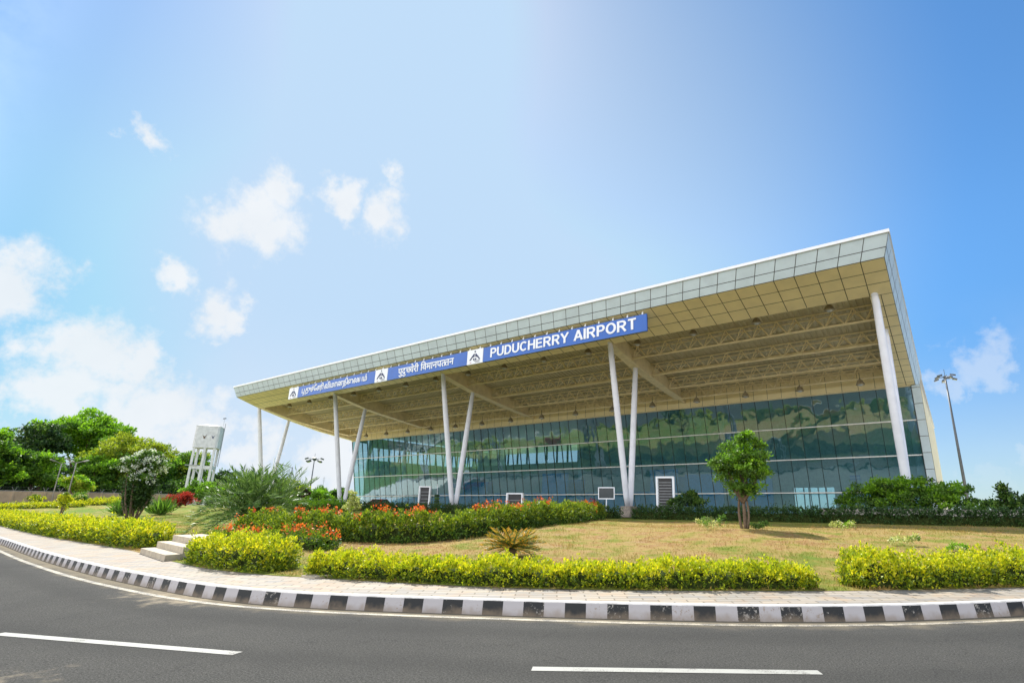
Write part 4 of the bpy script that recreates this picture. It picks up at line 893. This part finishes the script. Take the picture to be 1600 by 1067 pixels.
bush('red_bush', 'low domed bush of red leaves on the left lawn below the water tower', 'bush', T3(-60.8, 22.0), lob, 1500, .15, [L_red, L_brown], [.85, .15], asp=.45)
lob = [(0, 0, 1.5, .6, .6, .45), (-.3, 0, 1.1, .5, .5, .4), (.35, 0, 1.15, .5, .5, .4)]
bush('purple_shrub', 'small dark purple leaved tree behind the hedge, right of the date palm', 'shrub', T3(-54.3, 30.0), lob, 420, .15, [L_purple, L_dark], [.8, .2])
lob = [(0, 0, .95, .42, .4, .35), (.28, 0, .75, .35, .3, .3), (-.3, 0, .6, .4, .3, .3), (-.05, 0, 1.35, .28, .25, .3), (.1, 0, .45, .45, .4, .25)]
bush('variegated_shrub', 'pale cream and green variegated shrub on the lawn left of the orange flowers', 'shrub', T3(-33.99, 22.3), lob, 560, .11, [L_varieg, L_olive], [.8, .2])
lob = [(.25, 0, 1.25, .42, .35, .4), (.1, 0, .9, .35, .3, .3), (.45, 0, 1.0, .3, .3, .3), (-.15, 0, .45, .25, .2, .2)]
bush('yellow_sapling', 'crooked yellow leaved sapling leaning right on the far left lawn', 'shrub', T3(-63.46, 14.5), lob, 380, .14, [L_yel, L_lime], [.6, .4])
lob = [(0, 0, .7, 1.0, .8, .55), (-.8, 0, .5, .7, .6, .4), (.8, 0, .55, .7, .6, .4)]
bush('yellow_shrub', 'round yellow shrub against the far compound wall at the left', 'shrub', T3(-111, 22.3), lob, 300, .2, [L_yel, L_lime], [.6, .4])
bush('grey_green_shrub', 'flat grey green ground shrub between the leaning sapling and the golden shrubs', 'shrub', T3(-84, 20.2), lob, 260, .2, [L_varieg, L_mid], [.3, .7])
WG = 'small weeds dotted over the dry lawn'
wl = [(0, 0, .10, .32, .3, .12), (.2, .1, .16, .18, .18, .14), (-.2, 0, .14, .18, .18, .12)]
for x, y, lb, s, mt in [(-7.2, 18.6, 'grey green weed clump just left of the round tree trunk', 1.5, [L_varieg, L_mid]), (-5.9, 19.7, 'small dark weed at the right foot of the round tree', .8, [L_mid, L_green]), (-3.6, 22.6, 'pale flowering weed tuft right of the tree shadow', 1.2, [L_varieg, L_bright]),
                    (-1.4, 18.3, 'round grey weed patch on the dry lawn above the right golden hedge', 1.0, [L_varieg, L_mid]), (-.1, 17.6, 'thin bright weed near the top of the right golden hedge', .7, [L_bright, L_varieg]), (-10.2, 26, 'white tipped weed at the dark hedge foot, left of the round tree', 1.0, [L_varieg, L_green])]:
    bush('weed', lb, 'weed', T3(x, y), [tuple(c * s for c in q) for q in wl], 90, .07, mt, [.6, .4], k=5, stem=False, group=WG)
lob = [(0, 0, .45, .5, .35, .35), (.4, 0, .5, .35, .3, .3)]

# palms
def frond(bR, V, mi, base, az, elev, L, droop, leafL, leafW, n=26, both=True, curl=0.):
    p = np.array(base, float); d = np.array([math.cos(az) * math.cos(elev), math.sin(az) * math.cos(elev), math.sin(elev)]); pts = [p.copy()]; ds = [d.copy()]; seg = 12
    for i in range(seg):
        d = d + np.array([0, 0, -droop / seg * (0.4 + i / seg * 1.4)]); d /= np.linalg.norm(d); p = p + d * L / seg; pts.append(p.copy()); ds.append(d.copy())
    bR.tube([tuple(q) for q in pts[::2]], [.022 * (1 - i / 7) + .004 for i in range(len(pts[::2]))], L_palm, 4, cap=False)
    s = np.linspace(.14, 1, n); ix = np.clip(s * seg, 0, seg - .001); i0 = ix.astype(int); fr_ = (ix - i0)[:, None]; pts = np.array(pts); ds = np.array(ds)
    Q = pts[i0] * (1 - fr_) + pts[i0 + 1] * fr_; Dd = ds[i0]; side = nrm(np.cross(Dd, [0, 0, 1.]))
    for sg in (-1, 1):
        dr = Dd * .75 + side * sg * .8 + np.array([0, 0, .28]) + rng.normal(size=(n, 3)) * .10; ln = leafL * np.sin(np.clip(s * 1.1 + .25, 0, PI)) * rng.uniform(.85, 1.1, n) + .03
        V.append(leaves(Q, dr, ln, np.full(n, leafW))); mi.append(np.zeros(n, int))
def palm(name, label, loc, nf, L, leafL, leafW, m, trunk, emin=.05, emax=1.4, droop=1.0, n=28):
    t = thing(name, label, 'palm', loc); V, mi = [], []; b = MB()
    for i in range(nf):
        q = (i + .5) / nf; frond(b, V, mi, (0, 0, trunk), i * 2.4, emin + (emax - emin) * q ** .8, L * random.uniform(.85, 1.05) * (1 - .15 * q), droop * (1.1 - .5 * q), leafL, leafW, n)
    b.build('midribs', t); qmesh('fronds', np.concatenate(V), np.concatenate(mi), [m], t)
    b = MB(); prof = [(.18 + .03 * math.sin(i * 2.1), trunk * i / 8 - .1 * (i == 0)) for i in range(9)]
    b.lathe((0, 0, 0), [(r * (1.0 if trunk > .4 else .6), z) for r, z in prof] + [(.08, trunk + .12)], m_bark, 9); b.build('trunk', t); return t
palm('date_palm', 'large bushy date palm with arching feathery fronds left of the terminal', T3(-24.9, 11.7), 74, 2.35, .40, .034, L_palm, .55, .02, 1.45, 1.25, 44)
palm('young_palm', 'young palm with sparse upright fronds behind the date palm', T3(-25.6, 13.2), 12, 2.6, .42, .035, L_palm, .3, .8, 1.5, .5, 30)
palm('sago_palm', 'small sago palm with yellowing flat fronds on the lawn behind the middle hedge', T3(-8.75, 10.0), 46, .74, .13, .014, L_sago, .20, -.05, .85, .45, 36)
AG = 'spiky plant clumps beside the white flowering tree'
for x, y, lb in ((-51.5, 15.2, 'spiky strap leaved clump just left of the white flowering tree'), (-46.8, 15.9, 'darker spiky strap leaved clump just right of the white flowering tree')):
    n = 260; az = rng.uniform(0, 2 * PI, n); el = rng.uniform(.35, 1.4, n); D = np.stack([np.cos(az) * np.cos(el), np.sin(az) * np.cos(el), np.sin(el)], -1)
    P = np.stack([rng.normal(size=n) * .28, rng.normal(size=n) * .2, np.full(n, .0)], -1); L = rng.uniform(.9, 1.5, n)
    ob = qmesh('spiky_plant', leaves(P, D, L, np.full(n, .07)), (rng.random(n) < .5).astype(int), [L_mid, L_green]); ob.location = T3(x, y); tag(ob, lb, 'plant', AG)

# grass blades on the near lawn (uncountable)
ng = 230000; u = rng.uniform(-46, 4.5, ng); tq = rng.random(ng) ** 1.5 * 21; v = np.interp(u, SB[:, 0], SB[:, 1]) + tq + .08
keep = (u > -46) & (v < 31); u, v = u[keep], v[keep]; ng = len(u)
cl = np.sin(u * 3.1 + np.sin(v * 2.3) * 2) * np.sin(v * 2.7 + np.cos(u * 1.9) * 2); keep = rng.random(ng) < .55 + .45 * cl; u, v = u[keep], v[keep]; ng = len(u)
P = np.stack([u, v, ter(u, v) - .005], -1); D = np.array([0, 0, 1.]) + rng.normal(size=(ng, 3)) * .75; D[:, 2] = np.abs(D[:, 2]) + .15
tuft = np.clip(np.sin(u * 1.7 + 1.3 * np.sin(v * 1.1)) * np.sin(v * 1.9 + 1.1 * np.cos(u * 2.3)), 0, 1) ** 2
h = rng.uniform(.03, .085, ng) * (1 + 1.3 * tuft); ob = qmesh('grass', leaves(P, D, h, np.full(ng, .012)), np.zeros(ng, int), [m_grass])
at = ob.data.attributes.new('green', 'FLOAT', 'POINT'); at.data.foreach_set('value', np.repeat(greenness(u, v), 4).astype(np.float32)); ob['kind'] = 'stuff'; ob['label'] = 'short dry grass blades over the lawn'; ob['category'] = 'grass'

# ================================================================ small structures
t = thing('stone_steps', 'three pale stone steps rising from the sidewalk between two golden hedges', 'steps', (-16.8, 6.1, .22))
e1 = Vector((2.35, -.36, 0)).normalized(); e2 = Vector((-.15, 1, 0)).normalized(); A0 = Vector((-18.2, 5.93, 0))
for i in range(3):
    b = MB(t.location); z0, z1 = .2 if i == 0 else .22 + .15 * i - .002, .22 + .15 * (i + 1); p = A0 + e2 * (.36 * i); q = p + e1 * 2.9; r = 1.5
    dp = e2 * (1.5 - .36 * i)
    b.hexa([(*p.xy, z0), (*q.xy, z0), (*(q + dp).xy, z0), (*(p + dp).xy, z0), (*p.xy, z1), (*q.xy, z1), (*(q + dp).xy, z1), (*(p + dp).xy, z1)], m_stone); b.build('step', t)
b = MB((2, 35.7, .8)); b.box((-6.8, 35.6, .6), (16, 35.8, 1.50), m_conc); b.box((-6.85, 35.56, 1.50), (16, 35.84, 1.545), m_conc); tag(b.build('low_wall'), 'low grey concrete wall behind the dark hedge at the right', 'wall')
b = MB((-10, 5.9, .2)); b.box((-10.2, 5.85, .2), (-9.75, 6.5, .265), m_stone); tag(b.build('garden_slab'), 'flat pale slab in the gap between the two golden hedges right of the steps', 'slab')

# compound wall with barbed wire arms
wo_ = Vector((-117, 26, 1.37)); t = thing('compound_wall', 'long brown compound wall with a barbed wire fringe, far left', 'wall', wo_)
wp = [(-116.2, 5), (-116.4, 19), (-115.9, 24), (-116.9, 31), (-118.3, 41)]
b = MB(wo_); c = MB(wo_); wr = MB(wo_)
for (x0, y0), (x1, y1) in zip(wp, wp[1:]):
    b.bar((x0, y0, 2.2), (x1, y1, 2.2), .25, 1.9, m_wall); b.bar((x0, y0, 3.2), (x1, y1, 3.2), .34, .12, m_conc)
    k = int(math.hypot(x1 - x0, y1 - y0) / 1.5)
    for i in range(k):
        f = i / k; x, y = x0 + (x1 - x0) * f, y0 + (y1 - y0) * f
        c.bar((x, y, 3.2), (x - .3, y + .35, 3.75), .06, .06, m_conc); c.bar((x, y, 3.2), (x + .3, y - .35, 3.75), .06, .06, m_conc); b.bar((x, y, 1.3), (x, y, 3.18), .4, .3, m_wall, up=(0, 1, 0))
    for s in (-1, 1):
        for h in (.5, 1): wr.tube([(x0 + .3 * s * h, y0, 3.2 + .55 * h), (x1 + .3 * s * h, y1, 3.2 + .55 * h)], .018, m_dark, 4, cap=False)
b.build('wall_panel', t); c.build('wire_arms', t); wr.build('barbed_wire', t)
fr_ = MB()
for i in range(60):
    y0 = 4 + i * .7; fr_.face([(-112.6, y0, 1.40), (-104, y0, 1.40), (-104, y0 + .7, 1.40), (-112.6, y0 + .7, 1.40)], m_pave)
struct(fr_.build('far_road'))
fr_ = MB()
for i in range(56): fr_.box((-112.9, 4 + i * .75, 1.2), (-112.6, 4.75 + i * .75, 1.56), m_kw if i % 2 else m_kb)
struct(fr_.build('far_kerb'))

# water tower
to = Vector((-102.7, 39.4, 1.4)); t = thing('water_tower', 'white concrete water tower on tall legs with a boxy tank and two bird emblems', 'water tower', to, math.radians(57)); t.scale = (.74, .74, 1)
tank = MB(); 
hw = 2.15; pts = [(hw * sx * (1 if abs(q) else 1), 0) for sx, q in ((1, 1),)]
oct_ = [(-1.95, -2.15), (1.95, -2.15), (2.3, -1.9), (2.3, 1.9), (1.95, 2.15), (-1.95, 2.15), (-2.3, 1.9), (-2.3, -1.9)]
def prism(b, poly, z0, z1, m, s0=1, s1=1):
    lo = [(x * s0, y * s0, z0) for x, y in poly]; hi = [(x * s1, y * s1, z1) for x, y in poly]; b.face(lo[::-1], m); b.face(hi, m)
    for i in range(len(poly)): j = (i + 1) % len(poly); b.face([lo[i], lo[j], hi[j], hi[i]], m)
prism(tank, oct_, 9.2, 12.5, m_white); prism(tank, oct_, 12.5, 12.62, m_white, 1.02, 1.02); prism(tank, oct_, 12.62, 12.95, m_white, 1.0, .35); prism(tank, oct_, 9.05, 9.2, m_white, 1.02, 1.02)
tk = tank.build('tank', t); legp = [(-1.9, -1.8), (.1, -1.9), (1.9, -1.8), (1.9, 1.8), (-1.9, 1.8), (-.4, 1.8)]
for x, y in legp: b = MB(); b.box((x - .22, y - .22, -.3), (x + .22, y + .22, 9.05), m_white); b.build('leg', t)
for z in (2.9, 5.9):
    b = MB()
    for (x0, y0), (x1, y1) in (((-1.9, -1.8), (1.9, -1.8)), ((-1.9, 1.8), (1.9, 1.8)), ((-1.9, -1.8), (-1.9, 1.8)), ((1.9, -1.8), (1.9, 1.8))): b.bar((x0, y0, z), (x1, y1, z), .3, .5, m_white)
    b.build('ring_beam', t)
b = MB(); b.bar((-1.5, -1.2, 6.0), (1.5, -1.2, 3.1), .5, .12, m_metal); b.box((-2.9, -2.2, 6.15), (-.6, -.6, 6.25), m_metal); b.bar((2.45, 1.2, 6.2), (2.45, 1.2, 13.4), .06, .06, m_metal); b.bar((2.45, 1.6, 6.2), (2.45, 1.6, 13.4), .06, .06, m_metal)
for k in range(24): b.bar((2.45, 1.2, 6.4 + k * .3), (2.45, 1.6, 6.4 + k * .3), .04, .04, m_metal)
b.bar((2.0, 1.7, 12.6), (2.0, 1.7, 14.4), .05, .05, m_metal); b.bar((1.7, 1.7, 14.3), (2.3, 1.7, 14.4), .25, .12, m_dark); b.build('ladder', t)
for cx in (-.35, 1.25):
    b = MB(); s = .55 if cx < 0 else .42; y = -2.17
    bird = [(-.9, .35), (-.35, .12), (0, -.15), (.25, .1), (.75, .55), (.45, -.05), (.15, -.5), (.5, -.7), (-.2, -.72), (-.45, -.45), (-.35, -.2)]
    fpoly(b, [(cx + x * s, 10.9 + z * s) for x, z in bird], m_navy if cx > 0 else m_bark, y - .02, .018); b.build('bird_emblem', tk)

# light poles
def highmast(label, loc, H, r, sc=1.):
    t = thing('floodlight_mast', label, 'light mast', loc); b = MB(); b.tube([(0, 0, 0), (0, 0, H)], [r, r * .45], m_mast, 12); b.build('pole', t, smooth=True)
    b = MB(); b.tube([(0, 0, H - .5), (0, 0, H + .15)], .35 * sc, m_mast, 12); b.tube([(0, 0, H + .1), (0, 0, H + 1.7)], .05, m_mast, 6)
    for i in range(8):
        a = i * PI / 4 + .2; b.tube([(0, 0, H - .2), (1.5 * sc * math.cos(a), 1.5 * sc * math.sin(a), H + .1)], .05, m_mast, 5)
    b.build('headframe', t)
    for i in range(8):
        a = i * PI / 4 + .2; f = MB(); c = Vector((1.75 * sc * math.cos(a), 1.75 * sc * math.sin(a), H + (.1 if i % 2 else -.65)))
        f.obox(c, ((math.cos(a), math.sin(a), -.35), (-math.sin(a), math.cos(a), 0), (.3 * math.cos(a), .3 * math.sin(a), 1)), (.42 * sc, .36 * sc, .16 * sc), m_mast)
        f.obox(c - Vector((0, 0, .17 * sc)), ((math.cos(a), math.sin(a), -.35), (-math.sin(a), math.cos(a), 0), (.3 * math.cos(a), .3 * math.sin(a), 1)), (.36 * sc, .3 * sc, .02), m_lens)
        if i % 2 == 0: f.tube([(c.x * .6, c.y * .6, H - .1), tuple(c)], .04, m_mast, 5)
        f.build('floodlight', t)
    return t
highmast('tall grey floodlight mast rising right of the terminal above the bush', (2.1, 140, .7), 29.3, .36)
highmast('far floodlight mast seen between the street lamp and the second V column', (-165.3, 93.6, .7), 14.7, .26, 1.25)
def street_lamp(label, x, y, H, arms, az, m=m_metal, r=.09):
    z = float(ter(x, y)); t = thing('street_lamp', label, 'street lamp', (x, y, z), az); b = MB(); b.tube([(0, 0, -.1), (0, 0, H)], [r, r * .6], m, 10); b.build('pole', t, smooth=True)
    for s in arms:
        b = MB(); b.tube([(0, 0, H - .1), (s * .6, 0, H + .12), (s * 1.3, 0, H + .3)], .04, m, 6); b.build('arm', t)
        b = MB(); b.obox((s * 1.65, 0, H + .36), ((1, 0, .25 * s), (0, 1, 0), (-.25 * s, 0, 1)), (.42, .13, .07), m); b.obox((s * 1.68, 0, H + .29), ((1, 0, .25 * s), (0, 1, 0), (-.25 * s, 0, 1)), (.3, .1, .012), m_lens); b.build('lamp_head', t)
    return t
street_lamp('single armed street lamp with its arm pointing left, between palm and floodlight mast', -66.4, 35.0, 4.7, (-1,), math.radians(35))
street_lamp('double armed street lamp post before the dark trees at far left', -111.3, 24.0, 5.9, (-1, 1), math.radians(-50), m_conc)
street_lamp('double armed street lamp right of the other one, before the tallest tree', -104.6, 24.1, 5.8, (-1, 1), math.radians(-50), m_conc)
b = MB((-128, 75.6, 1.4)); b.tube([(-128, 75.6, 1.4), (-128, 75.6, 8.2)], [.06, .03], m_metal, 6)
for k in range(3): b.tube([(-128.5, 75.6, 7.9 - k * .4), (-127.5, 75.6, 7.9 - k * .4)], .03, m_metal, 5)
tag(b.build('radio_mast'), 'thin faint aerial mast between the far floodlight and the second V column', 'aerial')
b = MB((-35.4, 15.5, .7)); b.tube([(-34.5, 17.0, .8), (-34.5, 17.0, 4.3)], .035, m_signw, 6); tag(b.build('thin_pole'), 'thin pale pole standing behind the date palm beside the leftmost column', 'pole')

# kiosks and boards on the forecourt edge
def kiosk(label, x, y, z, w, d, h, rz, slats, fr_w=.13):
    t = thing('information_kiosk', label, 'kiosk', (x, y, z), rz); b = MB()
    for sx in (-1, 1):
        for sy in (-1, 1): b.box((sx * w / 2 - fr_w / 2, sy * d / 2 - fr_w / 2, 0), (sx * w / 2 + fr_w / 2, sy * d / 2 + fr_w / 2, h), m_signw)
    for zz_ in (h, .12):
        for sy in (-1, 1): b.box((-w / 2 + fr_w / 2, sy * d / 2 - fr_w / 2 + .002, zz_ - fr_w + .003), (w / 2 - fr_w / 2, sy * d / 2 + fr_w / 2 - .002, zz_ - .003), m_signw)
        for sx in (-1, 1): b.box((sx * w / 2 - fr_w / 2 + .002, -d / 2 + fr_w / 2, zz_ - fr_w + .003), (sx * w / 2 + fr_w / 2 - .002, d / 2 - fr_w / 2, zz_ - .003), m_signw)
    b.build('frame', t); b = MB(); b.box((-w / 2 + fr_w, -d / 2 + .05, .15), (w / 2 - fr_w, d / 2 - .05, h - fr_w), m_dark)
    b.build('display_panel', t); b = MB()
    for k in range(slats): z_ = .3 + (h - .55) * k / slats; b.box((-w / 2 + .1, -d / 2 + .02, z_), (w / 2 - .1, -d / 2 + .045, z_ + .035), m_metal)
    for k in range(slats): z_ = .3 + (h - .55) * k / slats; b.box((-w / 2 + .03, -d / 2 + .1, z_), (-w / 2 + .055, d / 2 - .1, z_ + .035), m_metal)
    b.build('slats', t); return t
kiosk('tall white framed kiosk with dark slatted sides, half covered by a dark shrub', -17.0, 35.5, .8, 1.15, .8, 2.85, math.radians(22), 12)
kiosk('far white framed kiosk with dark panel, left of the middle V column', -47.9, 40, .84, 1.15, .25, 2.75, math.radians(30), 6)
kiosk('low white framed kiosk behind the orange flowers, left of the middle of the glass', -35.3, 40.4, .84, 1.5, .4, 1.95, math.radians(25), 3)
t = thing('notice_board', 'square white framed board on a single post beside the V column', 'notice board', (-21.0, 34.0, .78), math.radians(25))
b = MB(); b.tube([(0, 0, 0), (0, 0, 1.35)], .04, m_signw, 8); b.build('post', t)
b = MB()
for a_, c_ in (((-.6, -.04, 1.3), (.6, .04, 1.37)), ((-.6, -.04, 2.08), (.6, .04, 2.15)), ((-.6, -.04, 1.373), (-.54, .04, 2.077)), ((.54, -.04, 1.373), (.6, .04, 2.077))): b.box(a_, c_, m_signw)
b.build('frame', t); b = MB(); b.box((-.54, -.02, 1.37), (.54, .02, 2.08), m_cglass); b.build('screen', t)
b = MB((-44.5, 38, .8)); 
for k in range(7): b.lathe((-41.9, 36.5, .8 + k * .26), [(.14, 0), (.26, .06), (.26, .16), (.12, .24)], L_dark, 8)
b.tube([(-41.9, 36.5, 2.5), (-41.95, 36.5, 3.6)], .02, m_signw, 5); tag(b.build('topiary_post'), 'thin dark ringed topiary right of the middle V column', 'topiary')

# cars
def car(label, loc, rz, body):
    t = thing('parked_car', label, 'car', loc, rz); b = MB()
    pr = [(-2.05, .35), (-2.1, .75), (-1.95, .95), (-1.1, 1.02), (1.5, 1.0), (1.98, .92), (2.05, .6), (2.0, .35)]; cab = [(-1.2, 1.0), (-.55, 1.45), (.9, 1.47), (1.6, 1.0)]
    def ext(b, poly, w0, w1, m):
        L = [(x, -w0 if i in () else -w0, z) for i, (x, z) in enumerate(poly)]; R_ = [(x, w0, z) for x, z in poly]
        if w1 != w0: L = [(x, -(w1 if z > 1.2 else w0), z) for x, z in poly]; R_ = [(x, (w1 if z > 1.2 else w0), z) for x, z in poly]
        b.face(L, m); b.face(R_[::-1], m)
        for i in range(len(poly)): j = (i + 1) % len(poly); b.face([L[j], L[i], R_[i], R_[j]], m)
    ext(b, pr, .84, .84, body); ext(b, [(x, z) for x, z in cab], .78, .64, body); bd = b.build('body', t)
    b = MB(); ext(b, [(-1.08, 1.03), (-.55, 1.40), (.88, 1.42), (1.45, 1.03)], .795, .672, m_cglass); b.build('windows', t)
    b = MB(); b.face([(-1.19, -.68, 1.05), (-1.19, .68, 1.05), (-.62, .58, 1.43), (-.62, -.58, 1.43)], m_cglass); b.build('windscreen', t)
    for x in (-1.3, 1.3):
        for y in (-.82, .82): b = MB(); b.tube([(x, y - .1, .32), (x, y + .1, .32)], .32, m_tyre, 16); b.tube([(x, y - .11, .32), (x, y + .11, .32)], .18, m_metal, 12); b.build('wheel', t)
    for y in (-.6, .6): b = MB(); b.box((-2.12, y - .17, .68), (-2.06, y + .17, .82), m_lens); b.build('headlight', t)
    return t
car('white car parked beyond the dark hedge, below the far floodlight mast', T3(-66.0, 40.0), math.radians(60), m_carw)
car('red car standing behind the hedge before the left end of the glass', (-60.6, 43.5, .84), math.radians(118), m_carr)
